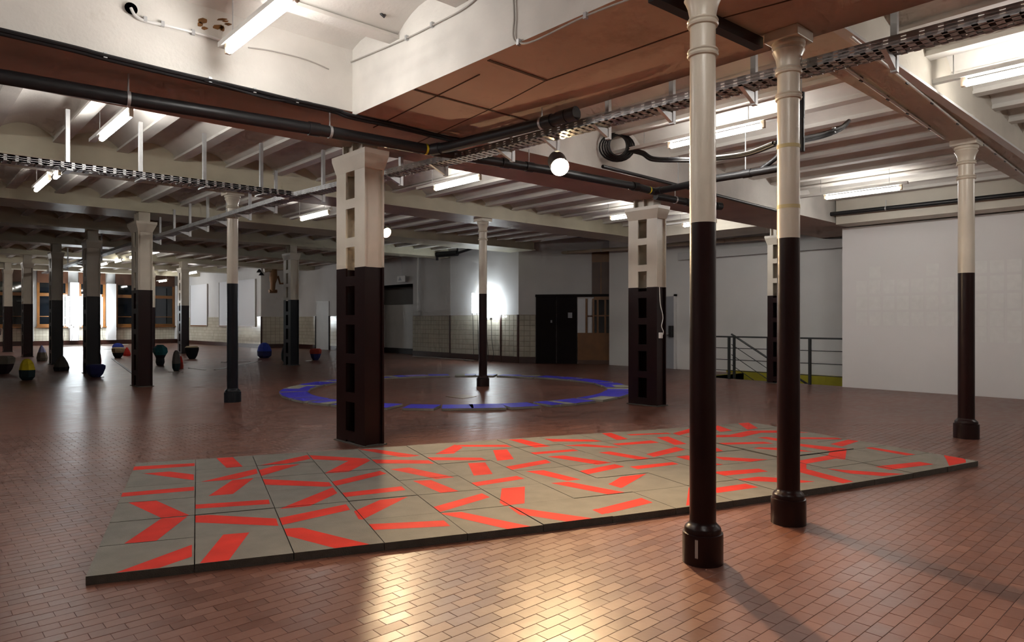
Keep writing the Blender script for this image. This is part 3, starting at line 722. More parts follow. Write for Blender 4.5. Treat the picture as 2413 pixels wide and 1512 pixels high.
STRIPES = [[[1.623,6.788],[2.079,6.574],[2.039,6.447],[1.577,6.626]],[[1.614,6.417],[1.801,6.347],[1.918,6.086],[1.849,5.866]],[[1.307,5.798],[1.778,5.636],[1.738,5.509],[1.271,5.674]],[[1.276,5.46],[1.439,5.382],[1.493,4.833],[1.477,4.809],[1.336,4.878],[1.334,4.918]],[[1.336,4.878],[1.476,4.81],[1.176,4.399],[1.024,4.472]],[[0.87,3.982],[1.309,4.186],[1.243,3.974],[1.06,3.909]],[[2.308,6.678],[2.442,6.623],[2.347,6.126],[2.221,6.168]],[[1.858,5.768],[2.4,5.961],[2.335,5.768],[2.126,5.688],[1.953,5.73]],[[1.759,5.263],[2.085,5.663],[2.241,5.616],[1.907,5.19]],[[1.603,5.079],[2.049,4.861],[2.005,4.737],[1.568,4.966]],[[1.514,4.803],[1.598,4.754],[1.893,4.372],[1.836,4.205],[1.464,4.645]],[[1.239,3.834],[1.511,4.254],[1.645,4.19],[1.367,3.771]],[[2.47,6.074],[3.011,6.232],[2.951,6.04],[2.703,5.986]],[[2.384,5.889],[2.579,5.974],[2.776,5.886],[2.31,5.649]],[[2.277,5.544],[2.634,5.068],[2.58,4.905],[2.209,5.348]],[[2.004,4.577],[2.571,4.889],[2.511,4.701],[2.199,4.509]],[[1.891,4.367],[2.405,4.377],[2.355,4.23],[1.838,4.203]],[[1.814,4.127],[1.926,4.062],[2.073,3.487],[1.895,3.547],[1.778,4.005]],[[3.02,6.224],[3.348,5.703],[3.328,5.597],[3.167,5.719],[2.959,6.008]],[[2.761,5.39],[3.167,5.719],[3.324,5.591],[2.943,5.307]],[[2.634,5.068],[3.16,5.159],[3.145,5.027],[2.593,4.917]],[[2.514,4.682],[2.981,4.549],[2.939,4.425],[2.477,4.554]],[[2.355,4.177],[2.645,4.317],[2.844,4.256],[2.299,3.965],[2.284,3.99]],[[2.256,3.858],[2.678,3.589],[2.634,3.463],[2.207,3.736]],[[3.53,6.167],[3.656,6.058],[3.803,5.482],[3.686,5.496],[3.62,5.571]],[[3.341,5.649],[3.734,5.241],[3.682,5.083],[3.289,5.465]],[[3.253,5.143],[3.415,5.091],[3.484,4.522],[3.334,4.571]],[[3.155,4.648],[3.281,4.574],[3.218,4.104],[3.085,4.149]],[[2.789,3.896],[3.313,3.963],[3.282,3.835],[2.736,3.759]],[[2.754,3.748],[2.887,3.673],[3.01,3.113],[2.863,3.169]],[[3.94,5.426],[4.398,5.709],[4.412,5.562],[4.099,5.334]],[[4.398,5.709],[4.805,5.349],[4.766,5.221],[4.412,5.562]],[[3.787,5.368],[4.167,4.995],[4.129,4.87],[3.74,5.226]],[[3.922,4.892],[4.061,4.812],[3.798,4.402],[3.642,4.464]],[[3.428,4.281],[3.898,4.211],[3.88,4.092],[3.394,4.165]],[[3.519,3.972],[3.691,3.893],[3.35,3.537],[3.2,3.575],[3.234,3.671]],[[3.21,3.553],[3.228,3.499],[3.421,2.966],[3.247,3.018],[3.134,3.362]],[[4.511,5.224],[4.641,5.157],[4.357,4.743],[4.187,4.789]],[[4.046,4.543],[4.558,4.524],[4.499,4.396],[3.996,4.413]],[[4.077,4.294],[4.221,4.215],[4.198,3.746],[4.081,3.786]],[[3.92,3.835],[4.059,3.773],[4.123,3.253],[3.983,3.295]],[[3.574,3.099],[4.091,3.072],[4.047,2.94],[3.538,2.981]],[[4.232,3.501],[4.521,3.605],[4.77,3.531],[4.207,3.354]],[[4.388,3.98],[4.869,3.954],[4.851,3.828],[4.354,3.846]],[[4.663,4.609],[4.817,4.542],[4.901,4.021],[4.735,4.047]],[[4.665,4.883],[5.141,4.71],[5.115,4.611],[4.628,4.786]],[[5.028,5.558],[5.154,5.485],[5.084,4.974],[4.919,5.034]],[[5.356,5.337],[5.706,4.938],[5.706,4.778],[5.275,5.171]],[[5.21,4.913],[5.434,4.82],[5.589,4.438],[5.464,4.52]],[[5.652,4.638],[6.147,4.476],[6.085,4.339],[5.648,4.53]],[[6.104,5.149],[6.213,5.097],[6.026,4.707],[5.882,4.747]],[[5.182,4.411],[5.311,4.367],[5.324,3.86],[5.196,3.911]],[[4.867,3.815],[5.346,3.662],[5.31,3.571],[4.821,3.702]],[[6.263,4.928],[6.72,4.666],[6.725,4.58],[6.221,4.858]],[[6.72,4.603],[7.213,4.673],[7.452,4.699],[7.088,4.521],[6.66,4.475]],[[6.344,4.558],[6.483,4.501],[6.24,4.097],[6.091,4.141]],[[5.462,4.046],[6.002,4.072],[5.945,3.923],[5.405,3.913]],[[5.57,3.783],[5.709,3.742],[5.71,3.51],[5.515,3.559]],[[6.259,3.848],[6.257,3.743],[6.157,3.622],[6.082,3.645]],[[7.635,4.567],[7.404,4.233],[7.212,4.28],[7.421,4.518]],[[7.993,4.497],[8.132,4.423],[7.788,4.114],[7.592,4.146]],[[6.917,4.211],[7.103,4.101],[7.545,4.104],[7.819,3.874],[7.911,3.706],[7.927,3.551],[7.506,3.929],[7.065,3.928],[6.794,4.136]],[[7.148,3.795],[7.273,3.739],[7.26,3.524],[7.111,3.523]],[[7.463,3.548],[7.797,3.186],[7.748,3.088],[7.364,3.47]],[[6.493,3.876],[6.911,3.589],[6.9,3.454],[6.438,3.784]],[[6.47,3.477],[6.568,3.459],[6.732,3.261],[6.568,3.247]],[[5.856,3.565],[5.874,3.514],[6.11,3.125],[5.89,3.185],[5.768,3.396]],[[5.57,3.418],[5.585,3.347],[5.588,3.287],[5.519,3.305]],[[5.24,3.19],[5.659,2.983],[5.614,2.874],[5.15,3.057]],[[5.098,2.914],[5.343,2.854],[5.449,2.694],[5.535,2.433],[5.419,2.486],[5.296,2.618]],[[4.716,2.883],[5.062,2.781],[5.028,2.654],[4.628,2.774]],[[4.618,3.015],[4.745,2.969],[4.287,2.687],[4.151,2.731]],[[6.627,4.369],[6.77,4.285],[6.719,4.187]],[[7.287,3.072],[7.765,3.056],[7.764,2.941],[7.257,2.929]],[[7.072,3.362],[7.077,3.286],[7.143,2.829],[6.907,2.893],[6.948,3.226]],[[6.907,2.893],[7.146,2.826],[6.626,2.633],[6.615,2.712],[6.174,2.795],[6.19,2.917],[6.706,2.826]],[[6.19,2.917],[6.174,2.795],[5.963,2.699],[5.774,2.23],[5.644,2.264],[5.811,2.738]],[[6.735,3.202],[6.751,3.134],[6.733,2.989],[6.656,3.09]],[[7.388,2.754],[7.473,2.697],[7.381,2.271],[7.266,2.315]],[[6.511,2.327],[7.022,2.13],[6.998,2.004],[6.468,2.188]],[[6.097,2.618],[6.142,2.51],[6.382,2.048],[6.16,2.144],[6.062,2.363]],[[7.566,2.084],[7.532,1.934],[7.457,1.874],[7.305,1.832],[7.027,1.893],[7.279,1.979]]]
def clip(poly, cell):
    out = poly
    n = len(cell)
    for k in range(n):
        a, b_ = cell[k], cell[(k+1) % n]
        inside = lambda p: (b_[0]-a[0])*(p[1]-a[1]) - (b_[1]-a[1])*(p[0]-a[0]) >= 0
        res = []
        for s in range(len(out)):
            p, q = out[s], out[(s+1) % len(out)]
            ip, iq = inside(p), inside(q)
            if ip: res.append(p)
            if ip != iq:
                d1 = (b_[0]-a[0])*(p[1]-a[1]) - (b_[1]-a[1])*(p[0]-a[0]); d2 = (b_[0]-a[0])*(q[1]-a[1]) - (b_[1]-a[1])*(q[0]-a[0])
                t = d1/(d1-d2); res.append((p[0]+t*(q[0]-p[0]), p[1]+t*(q[1]-p[1])))
        out = res
        if len(out) < 3: return []
    return out
def area(p): return 0.5*sum(p[i][0]*p[(i+1)%len(p)][1]-p[(i+1)%len(p)][0]*p[i][1] for i in range(len(p)))
from mathutils import Vector
from mathutils.geometry import tessellate_polygon
for poly in STRIPES:
    poly = [tuple(p) for p in poly]
    if area(poly) < 0: poly = poly[::-1]
    tris = [[poly[i] for i in t] for t in tessellate_polygon([[Vector((p[0],p[1],0)) for p in poly]])]
    for key, (o, cell, zt) in slabs.items():
        cc = cell if area(cell) > 0 else cell[::-1]
        b = MB(); tot = 0
        for t in tris:
            if area(t) < 0: t = t[::-1]
            c = clip(t, cc)
            if len(c) >= 3 and area(c) > 1e-6:
                tot += area(c)
                b.add([(p[0],p[1],zt+0.0008) for p in c], [tuple(range(len(c)))])
        if tot > 0.004: b.build('painted_stripe', 'red_paint', o)

# ---- ring of blue slabs
RC, RO = (8.45, 10.8), 3.15
patt = ['b','b','g','b','b','h','b','v','h','g','v','h','b','h','g','b','b','b','b','h','b','b','b','b','b','b','h','b','g','b','b','h','g','b','b','b']
lab = {'b': 'blue painted square slab in the floor ring', 'v': 'pale violet painted slab in the floor ring', 'h': 'half blue and half grey slab in the floor ring', 'g': 'mostly grey slab with a blue edge in the floor ring'}
for k in range(36):
    a = 2*math.pi*k/36 + R(random.uniform(-1.5,1.5)); kd = patt[k]
    cx, cy = RC[0]+RO*math.cos(a), RC[1]+RO*math.sin(a)
    s = thing('ring_slab', lab[kd], 'slab', (cx, cy, 0), 'slabs of the blue floor ring')
    ca, sa = math.cos(a+R(random.uniform(-4,4))), math.sin(a+R(random.uniform(-4,4)))
    tr = lambda u, v: (cx+ca*u-sa*v, cy+sa*u+ca*v)
    sq = lambda u0,u1,v0,v1: [tr(u0,v0),tr(u1,v0),tr(u1,v1),tr(u0,v1)]
    MB().prism(sq(-0.25,0.25,-0.25,0.25), 0, 0.035).build('slab_body', 'grey_slab', s)
    sp = {'b': (-0.249,0.249,-0.249,0.249), 'v': (-0.249,0.249,-0.249,0.249), 'h': (-0.249,0.249,-0.249,0.02), 'g': (-0.249,-0.05,-0.249,0.249)}[kd]
    MB().prism(sq(*sp), 0.035, 0.0362).build('painted_field', 'violet_paint' if kd == 'v' else 'blue_paint', s)
# drain cover inside the ring
q = [at_z(x,y,0)[:2] for x,y in ((1050,934),(1090,929),(1123,934),(1090,939))]
tag(MB().prism(q, -0.0035, 0.003).build('drain_cover', 'drain_metal'), 'square brass-brown floor drain cover inside the ring', 'drain cover')

# ---- soft painted boulders
def boulder(px, py, wpx, hpx, prof, cols, label, split=0.5, lean=(0,0), seed=0, n=7, squash=0.85):
    p = at_z(px, py, 0); d = float(FW @ np.array(p[:2])); W = wpx*d/FPX; H = hpx*d/FPX
    t = thing('fabric_boulder', label, 'boulder', (p[0], p[1], 0), 'painted soft boulders on the floor')
    rnd = random.Random(seed); jit = [rnd.uniform(0.82, 1.12) for _ in range(n)]; a0 = rnd.uniform(0, 6)
    def ringat(f):
        for k in range(len(prof)-1):
            if prof[k][0] <= f <= prof[k+1][0]:
                u = (f-prof[k][0])/(prof[k+1][0]-prof[k][0]); r = prof[k][1]+(prof[k+1][1]-prof[k][1])*u; break
        else: r = prof[-1][1]
        off = RT*lean[0]*W*f + np.array((0,0))
        return [(p[0]+off[0]+RT[0]*W/2*r*jit[i]*math.cos(a0+6.2832*i/n)+FW[0]*W/2*squash*r*jit[i]*math.sin(a0+6.2832*i/n),
                 p[1]+off[1]+RT[1]*W/2*r*jit[i]*math.cos(a0+6.2832*i/n)+FW[1]*W/2*squash*r*jit[i]*math.sin(a0+6.2832*i/n), H*f) for i in range(n)]
    def piece(f0, f1, m, name):
        fs = [f0]+[q[0] for q in prof if f0 < q[0] < f1]+[f1]
        b = MB()
        vs = []; fc = []
        for f in fs: vs += ringat(f)
        for k in range(len(fs)-1):
            for i in range(n): fc.append((k*n+i, k*n+(i+1)%n, (k+1)*n+(i+1)%n, (k+1)*n+i))
        fc += [tuple(range(n))[::-1], tuple(range((len(fs)-1)*n, len(fs)*n))]
        b.add(vs, fc); b.build(name, 'fabric_'+m, t)
    piece(0, split, cols[0], 'lower_panel'); piece(split, 1, cols[1], 'upper_panel')
BOWL = [(0,0.45),(0.25,0.75),(0.7,1.0),(0.9,1.0),(1,0.75)]
EGG = [(0,0.6),(0.15,0.95),(0.45,1.0),(0.75,0.8),(0.92,0.55),(1,0.25)]
CONE = [(0,0.9),(0.2,1.0),(0.5,0.8),(0.8,0.45),(1,0.12)]
MUSH = [(0,0.45),(0.15,0.6),(0.35,0.55),(0.5,0.75),(0.65,1.0),(0.85,0.9),(1,0.4)]
boulder(8,880,48,42,BOWL,('plum','taupe'),'dark plum bowl-shaped boulder at the left picture edge',0.55,seed=1)
boulder(63,895,38,50,EGG,('bottle','yellow'),'boulder with a bright yellow top and bottle green foot',0.48,seed=2)
boulder(98,850,28,37,CONE,('taupe','lavender'),'taupe boulder with a pale lavender tip',0.55,seed=3)
boulder(146,873,34,36,CONE,('ink','slate'),'slate grey boulder beside the dark laced column',0.25,seed=4)
boulder(226,888,42,30,BOWL,('navy','navy'),'navy blue boulder at the foot of a dark column',0.5,seed=5)
boulder(233,857,13,38,CONE,('brick_red','brick_red'),'thin brick-red pointed boulder behind the navy one',0.5,seed=6)
boulder(277,843,31,25,BOWL,('ink','sand'),'sand-topped boulder with black underside',0.5,seed=7)
boulder(277,822,24,14,EGG,('royal','royal'),'flat royal blue boulder behind the sand-topped one',0.5,seed=8)
boulder(299,838,18,20,CONE,('scarlet','scarlet'),'small scarlet boulder next to the sand-topped one',0.5,seed=9)
boulder(377,860,36,48,MUSH,('ink','teal'),'mushroom-shaped boulder with a teal cap',0.5,seed=10)
boulder(415,873,20,48,EGG,('bottle','slate'),'tall dark boulder with a red flank',0.35,seed=11)
boulder(426,868,12,30,CONE,('brick_red','scarlet'),'small red wedge leaning on the tall dark boulder',0.5,seed=12)
boulder(453,845,34,30,BOWL,('ink','sand'),'black bowl-shaped boulder with a thin sand rim',0.88,seed=13)
boulder(622,843,32,36,EGG,('navy','royal'),'deep blue faceted boulder by the wall corner',0.45,seed=14)
boulder(674,852,22,40,EGG,('bottle','ink'),'blackish boulder half hidden by the grey-blue laced column',0.5,seed=15)
boulder(743,848,30,27,BOWL,('navy','brick_red'),'navy boulder with a brick-red top near the brown door',0.55,seed=16)
# thin white strips on the floor between the boulders
k = 0
for (a, b_, l) in (((506,871),(615,850),'long white floor strip left of the deep blue boulder'),((445,867),(484,871),'short white floor strip right of the tall dark boulder'),((398,876),(430,877),'short white floor strip in front of the tall dark boulder'),
                   ((520,853),(590,852),'thin white floor strip behind the slim blue-black column'),((225,887),(243,888),'white floor strip under the navy boulder'),((160,823),(200,825),'white floor strip below the glowing tubes'),((235,822),(262,823),'white floor strip behind the navy boulder'),
                   ((720,850),(733,849),'short white floor strip left of the red-topped boulder')):
    p0, p1 = at_z(*a,0), at_z(*b_,0)
    tag(MB().bar((p0[0],p0[1],0.003),(p1[0],p1[1],0.003),0.05,0.01).build('floor_strip','strip_white'), l, 'strip', 'thin white strips between the boulders')
p0, p1 = at_z(265,845,0), at_z(313,880,0)
tag(MB().bar((p0[0],p0[1],0.004),(p1[0],p1[1],0.004),0.06,0.012).build('floor_cable','black_rubber'), 'dark cable lying straight on the floor near the boulders', 'cable')

# ---- paper sheets on the partition
ORD = ['first','second','third','fourth','fifth','sixth','seventh','eighth','ninth','tenth','eleventh']
def sheet(i, row, z0, w_=0.21, h=0.265):
    y0 = 5.42 - i*0.252
    m = MB(); m.box(14.4495-0.003, 14.4495, y0-w_/2, y0+w_/2, z0-h/2, z0+h/2)
    tag(m.build('paper_sheet', 'paper'), 'blank paper sheet in the %s row on the white partition, %s column from the left' % (row, ORD[i]), 'paper', 'paper sheets on the partition')
for i in (1, 5, 8, 9, 10): sheet(i, 'top', 2.31, h=0.22)
for row, z in (('second', 2.02), ('third', 1.70), ('fourth', 1.39)):
    for i in range(11): sheet(i, row, z)
for i in range(7, 11): sheet(i, 'bottom', 1.10)

# ---- stair railing
rl = thing('stair_railing', 'black metal railing around the stairwell', 'railing', (14.5, 7.2, 0))
MB().box(14.475, 14.525, 5.80, 9.0, 0.965, 1.0).build('handrail', 'rail_metal', rl)
for y in (6.49, 7.42, 8.38, 8.95): MB().box(14.475, 14.525, y-0.025, y+0.025, 0, 0.965).build('post', 'rail_metal', rl)
for z in (0.20, 0.45, 0.72): MB().tube([(14.5,5.80,z),(14.5,9.0,z)], 0.009, 8).build('crossbar', 'rail_metal', rl)
rs = thing('stair_handrail', 'sloping black handrail of the descending stair', 'railing', (15.2, 8.4, 0))
ya, yb = 8.75, 6.6
for dz, r_ in ((0.97,0.024),(0.72,0.009),(0.47,0.009),(0.22,0.009)):
    MB().tube([(15.25,ya,dz+0.06),(15.25,yb,dz-1.2)], r_, 8).build('sloping_bar', 'rail_metal', rs)
MB().box(15.225, 15.275, ya-0.1, ya-0.05, -0.2, 1.0).build('post', 'rail_metal', rs)
MB().box(15.225, 15.275, 7.35, 7.4, -1.6, 0.25).build('post', 'rail_metal', rs)

# ================================================================ CABLE TRAYS, PIPES, CABLES
def frame(p0, p1):
    p0 = np.array(p0,float); p1 = np.array(p1,float); L = float(np.linalg.norm(p1-p0)); t = (p1-p0)/L
    n = np.array((t[1], -t[0], 0.0)); n /= np.linalg.norm(n); u = np.array((0,0,1.0))
    return p0, t, n, u, L
def lbox(mb, fr, a0, a1, b0, b1, c0, c1):
    p0, t, n, u, L = fr
    f = lambda a,b_,c: tuple(p0+t*a+n*b_+u*c)
    return mb.loft([f(a0,b0,c0),f(a0,b1,c0),f(a0,b1,c1),f(a0,b0,c1)], [f(a1,b0,c0),f(a1,b1,c0),f(a1,b1,c1),f(a1,b0,c1)])
def tray(p0, p1, label, w_=0.20, h=0.06, hang=(), hz=3.5, cant=True, name='cable_tray', step=0.075):
    t = thing(name, label, 'cable tray', tuple(float(v) for v in p0)); fr = frame(p0, p1); L = fr[4]
    for b0 in (0.0, w_-0.004):
        m = MB()
        for c0, c1 in ((0,0.017),(0.023,0.038),(0.044,h)): lbox(m, fr, 0, L, b0, b0+0.004, c0, c1)
        n = int(L/0.10)
        for k in range(n):
            lbox(m, fr, k*L/n, k*L/n+0.07, b0, b0+0.004, 0.0, h)
        m.build('side_rail', 'zinc', t)
    m = MB(); n = int(L/step)
    for k in range(n): lbox(m, fr, k*L/n, k*L/n+0.042, 0.0, w_, -0.004, 0.0)
    for b0 in (0.03, 0.10, 0.165): lbox(m, fr, 0, L, b0, b0+0.012, -0.004, 0.0)
    m.build('perforated_bottom', 'zinc', t)
    m = MB(); p0_, tt, nn, uu, LL = fr
    for b0, r_ in ((0.05,0.011),(0.09,0.014),(0.13,0.01)):
        m.tube([tuple(p0_+nn*b0+uu*(0.014)), tuple(p0_+tt*L+nn*b0+uu*(0.014))], r_, 6)
    m.build('carried_cables', 'black_rubber', t)
    for a in hang:
        hb = MB(); zz = hz - p0[2]
        lbox(hb, fr, a-0.02, a+0.02, w_ if cant else w_*0.5-0.02, (w_ if cant else w_*0.5-0.02)+0.04, -0.10 if cant else -0.02, zz)
        ho = hb.build('hanger_channel', 'zinc', t)
        if cant:
            q = lambda a_, b_, c: tuple(fr[0]+fr[1]*a_+fr[2]*b_+fr[3]*c)
            s = MB(); s.loft([q(a-0.015,0.0,-0.012),q(a-0.015,w_,-0.012),q(a-0.015,w_,-0.09)], [q(a+0.015,0.0,-0.012),q(a+0.015,w_,-0.012),q(a+0.015,w_,-0.09)])
            s.build('support_bracket', 'zinc', t)
        else:
            s = MB(); lbox(s, fr, a-0.03, a+0.03, -0.04, w_+0.02, -0.03, -0.012); s.build('support_foot', 'zinc', t)
    return t
tray((4.74,-1.5,3.05),(4.44,5.2,3.05),'galvanised cable tray along the wide main beam above the near columns',hang=(1.9,3.1,4.05,4.75,5.4,6.0,6.6),hz=3.6)
tray((4.44,5.2,3.05),(4.10,9.4,3.06),'galvanised cable tray passing the nearest laced column',hang=(0.9,1.7,2.5,3.4),hz=3.66)
tray((4.10,9.4,3.06),(4.15,19.0,3.10),'galvanised cable tray running away past the slim blue-black column',hang=(0.6,1.6,2.6,3.6,4.6,5.6,6.6,7.8),hz=3.6)
tray((-3.0,9.0,3.0),(4.05,9.0,3.03),'galvanised cable tray on tall hangers over the left bay',hang=(4.48,5.21,5.93,6.65),hz=3.66,cant=False)
tray((4.15,19.0,3.10),(4.6,33.0,3.25),'distant cable tray seen beyond the dark columns',hang=(3,6,9,12),hz=3.8,step=0.15)

def pipe(pts, r, label, m='black_pipe', cat='pipe', name='drain_pipe', collars=(), clamps=(), tapes=(), n=16, sm=0):
    P = smooth_path(pts, sm) if sm else pts
    c0 = tuple(float(v) for v in pts[0])
    t = thing(name, label, cat, c0)
    MB().tube(P, r, n).build('pipe_run', m, t, True)
    Q = [np.array(p,float) for p in pts]
    def along(f):
        L = [np.linalg.norm(Q[i+1]-Q[i]) for i in range(len(Q)-1)]; s = f*sum(L)
        for i, l in enumerate(L):
            if s <= l or i == len(L)-1: return Q[i]+(Q[i+1]-Q[i])*min(1,s/l), (Q[i+1]-Q[i])/l
            s -= l
    for f in collars:
        p, d = along(f); MB().tube([p-d*0.05, p+d*0.05], r*1.14, n).build('socket_collar', m, t, True)
    for f, top in clamps:
        p, d = along(f); MB().tube([p-d*0.012, p+d*0.012], r*1.08, n).build('pipe_clamp', 'zinc', t, True)
        MB().tube([p+np.array((0,0,r)), (p[0],p[1],top)], 0.006, 8).build('hanger_rod', 'zinc', t, True)
    for f in tapes:
        p, d = along(f); MB().tube([p-d*0.012, p+d*0.012], r*1.03, n, False).build('marking_band', 'yellow_tape', t, True)
    return t
zp = 3.10
P = lambda *a: at_z(*a, zp)
pipe([(-3.5,6.4,zp+0.03), P(0,180), P(315,235), P(745,305), P(1010,353)], 0.055, 'thick black drain pipe slung under the cross beam on the left', clamps=((0.645,RB),(0.86,RB)), collars=(0.84,), tapes=(0.995,))
pipe([P(1010,353), P(1100,370), P(1290,400), P(1500,440), P(1545,452)], 0.05, 'black drain pipe continuing past the bright lamp', collars=(0.03,0.27,0.36,0.86), clamps=((0.36,RB),), tapes=(0.95,))
pipe([P(1010,354), at_z(1060,345,3.11), at_z(1290,287,3.12), at_z(1352,268,3.13)], 0.052, 'capped black branch pipe beside the cable tray', collars=(0.05,0.84,0.93,0.99), clamps=((0.8,SOF),))
pipe([P(1540,452), at_z(1600,440,3.08), at_z(1690,420,3.08), at_z(1790,404,3.08), at_z(1860,392,3.08)], 0.045, 'black branch pipe running behind the two near columns', collars=(0.06,0.75), clamps=((0.74,3.7),), tapes=(0.765,))
pipe([at_z(1790,402,3.09), at_z(1825,375,3.2), at_z(1850,350,3.3)], 0.028, 'short inclined black pipe behind the taped column', collars=(0.1,))
pipe([P(1545,462), at_z(1640,480,3.07), at_z(1696,486,3.07)], 0.05, 'black pipe end beyond the nearest round column', collars=(0.5,0.98), clamps=((0.3,RB),))
pipe([at_z(1420,392,3.2), at_z(1580,432,3.2), at_z(1830,496,3.2), at_z(1880,508,3.2)], 0.022, 'thin black pipe above the laced column with the socket', clamps=((0.3,3.6),))
pipe([at_X(1886,512,13.75), at_X(2413,456,13.75), (13.75,-1.0,3.36)], 0.04, 'straight black pipe along the edge beam above the partition', clamps=((0.22,3.6),(0.6,3.6)))
pipe([at_X(1285,598,15.9), at_X(1345,594,15.95), at_X(1480,585,16.0), at_X(1625,573,16.0), at_X(1825,558,16.0)], 0.05, 'beige heating pipe along the right wall', m='beige_pipe', name='heating_pipe', collars=(0.08,0.12,0.82,0.86), clamps=((0.3,3.7),(0.6,3.7)))
p = at_d(1888,230,5.0); 
pipe([at_d(1888,228,5.1), at_d(1888,345,5.1)], 0.022, 'vertical black pipe beside the taped column', collars=(0.05,0.3,0.97), clamps=((0.04,3.425),))
# cables
def cable(pts, r, label, m='black_rubber', name='cable', clips=(), sm=6, strands=1):
    t = thing(name, label, 'cable', tuple(float(v) for v in pts[0]))
    for k in range(strands):
        o = np.array((0, 0.9*r*k, -1.1*r*(k % 2)))
        MB().tube(smooth_path([np.array(p)+o for p in pts], sm), r, 8).build('cable_run', m, t, True)
    for c in clips:
        c = np.array(c); MB().box(c[0]-0.012,c[0]+0.012,c[1]-0.012,c[1]+0.012,c[2]-0.018,c[2]+0.022).build('cable_clip', 'zinc', t)
    return t
yb_ = 5.70
K = lambda x, y: at_Y(x, y, yb_)
cl = [K(0,70), K(248,131), K(400,168), K(600,214), K(700,238), K(790,258)]
cable([(-3.0,yb_,3.30)]+cl+[at_z(830,272,3.24), at_z(933,294,3.24), at_z(1040,320,3.24), at_z(1090,330,3.24)], 0.017, 'black cable bundle along the lower edge of the cross beam', clips=[K(248,131),K(495,189),K(600,214),K(700,238),at_z(843,274,3.25),at_z(892,285,3.25)], strands=2)
cable([K(480,190), K(560,212), K(640,234), K(720,240), K(790,262)], 0.010, 'thin sagging black cable below the bundle')
xs = 3.205
S = lambda x, y: at_X(x, y, xs)
cable([S(786,163), S(870,128), S(958,90), S(1030,54), S(1090,22), S(1130,-10)], 0.006, 'thin grey cable across the white beam face', m='grey_conduit', clips=[S(815,153),S(958,90),S(1018,59)])
cable([S(1210,-10), S(1212,40), S(1210,85), S(1222,100), S(1260,96), S(1380,38), S(1500,-8)], 0.007, 'looping grey cable on the white beam face', m='grey_conduit', clips=[S(1222,100),S(1380,38)])
yf = 5.72
Kf = lambda x, y: at_Y(x, y, yf)
cable([Kf(308,18), Kf(320,38), Kf(345,50), Kf(400,62), Kf(480,82), Kf(520,95), Kf(560,105)], 0.012, 'pale conduit bundle leaving a hole in the left beam face', m='white_metal', clips=[Kf(342,46),Kf(383,57),Kf(455,77)])
cable([Kf(585,112), Kf(640,120), Kf(720,140), Kf(775,163)], 0.006, 'thin wire from the near tube light to the beam corner', m='grey_conduit')
hole = tag(MB().lathe([(0.001,0),(0.045,0)], (0,0,0), 16).build('cable_hole','black_rubber'), 'dark cable hole in the left beam face', 'hole')
hole.location = Kf(309,20); hole.rotation_euler = (R(90),0,0)
# flat black duct between the near columns
pd = [(3.25,2.36,3.215),(4.36,2.30,3.215)]
tag(MB().bar(pd[0],pd[1],0.07,0.07).build('black_duct','black_rubber'), 'flat black duct under the main beam between the near round columns', 'duct')
cable([at_d(1888,326,5.12), at_d(1930,318,5.4), at_d(1965,307,5.5), at_d(1985,298,5.6), at_d(2000,285,5.8)], 0.018, 'stub of thick black cables right of the taped column', strands=2, clips=[at_d(1965,307,5.5)])
# coil of black cable on the joist
co = thing('cable_coil', 'coil of black cable hanging above the laced column with the socket', 'cable', at_d(1455,345,8.7))
cc = np.array(at_d(1455,345,8.7))
for k in range(5):
    r_ = 0.13+0.012*k; rr = np.array((RT[0],RT[1],0)); 
    ps = [tuple(cc + rr*r_*math.cos(a)*(0.85+0.1*k) + np.array((0,0,1))*r_*math.sin(a) + np.array((FW[0],FW[1],0))*(0.02*k-0.04)) for a in np.linspace(0,2*math.pi,25)]
    MB().tube(ps, 0.012, 8).build('loop', 'black_rubber', co, True)
cable([at_d(1480,350,8.7), at_d(1515,358,8.6), at_d(1540,372,8.5), at_d(1600,374,8.3), at_d(1660,372,8.0), at_d(1760,360,7.4), at_d(1830,335,7.0)], 0.02, 'black cable bundle swinging from the coil to the right', strands=3)
# conduit rails under the narrow cross beam
for (a, b_, l) in (((1992,160),(2225,326),'steel conduit along the left edge of the narrow cross beam'),((2005,85),(2297,322),'steel conduit along the right edge of the narrow cross beam'),((2300,325),(2413,412),'steel conduit beyond the slim column by the partition')):
    p0, p1 = at_z(*a,3.40), at_z(*b_,3.40)
    t = thing('steel_conduit', l, 'conduit', p0)
    MB().tube([p0,p1], 0.013, 10).build('conduit_run', 'white_metal', t, True)
    for f in (0.12,0.35,0.55,0.8):
        q = np.array(p0)+(np.array(p1)-np.array(p0))*f
        MB().box(q[0]-0.03,q[0]+0.03,q[1]-0.006,q[1]+0.006,q[2]-0.02,q[2]+0.03).build('conduit_clip', 'black_rubber', t)

# ================================================================ LIGHTS
def fluo(x, y0, y1, z, label, top=None, e0=0.12, e1=0.5, rad=0.03, glow='tube_glow'):
    ya_, yb2 = min(y0,y1), max(y0,y1)
    t = thing('tube_light', label, 'ceiling light', (x, (ya_+yb2)/2, z), 'fluorescent tube lights')
    MB().tube([(x,ya_,z),(x,yb2,z)], rad, 8, False).build('glowing_tube', glow, t, True)
    MB().box(x-0.035, x+0.035, ya_-e0, yb2+e1, z+0.055, z+0.095).build('housing', 'white_metal', t)
    for y in (ya_-0.02, yb2+0.02): MB().box(x-0.02, x+0.02, y-0.02, y+0.02, z-0.025, z+0.06).build('lamp_holder', 'beige_pipe', t)
    for y in (ya_+0.15, yb2-0.15+e1*0.5): MB().tube([(x,y,z+0.09),(x,y,vault_z(x,y)+0.004)], 0.004, 6).build('suspension_chain', 'zinc', t)
    return t
fluo(1.97,4.27,5.42,3.45,'bright tube light in the near left vaulted bay',e0=0.1,e1=0.15)
fluo(1.84,7.79,9.05,3.45,'tube light over the left bay above the hanging tray')
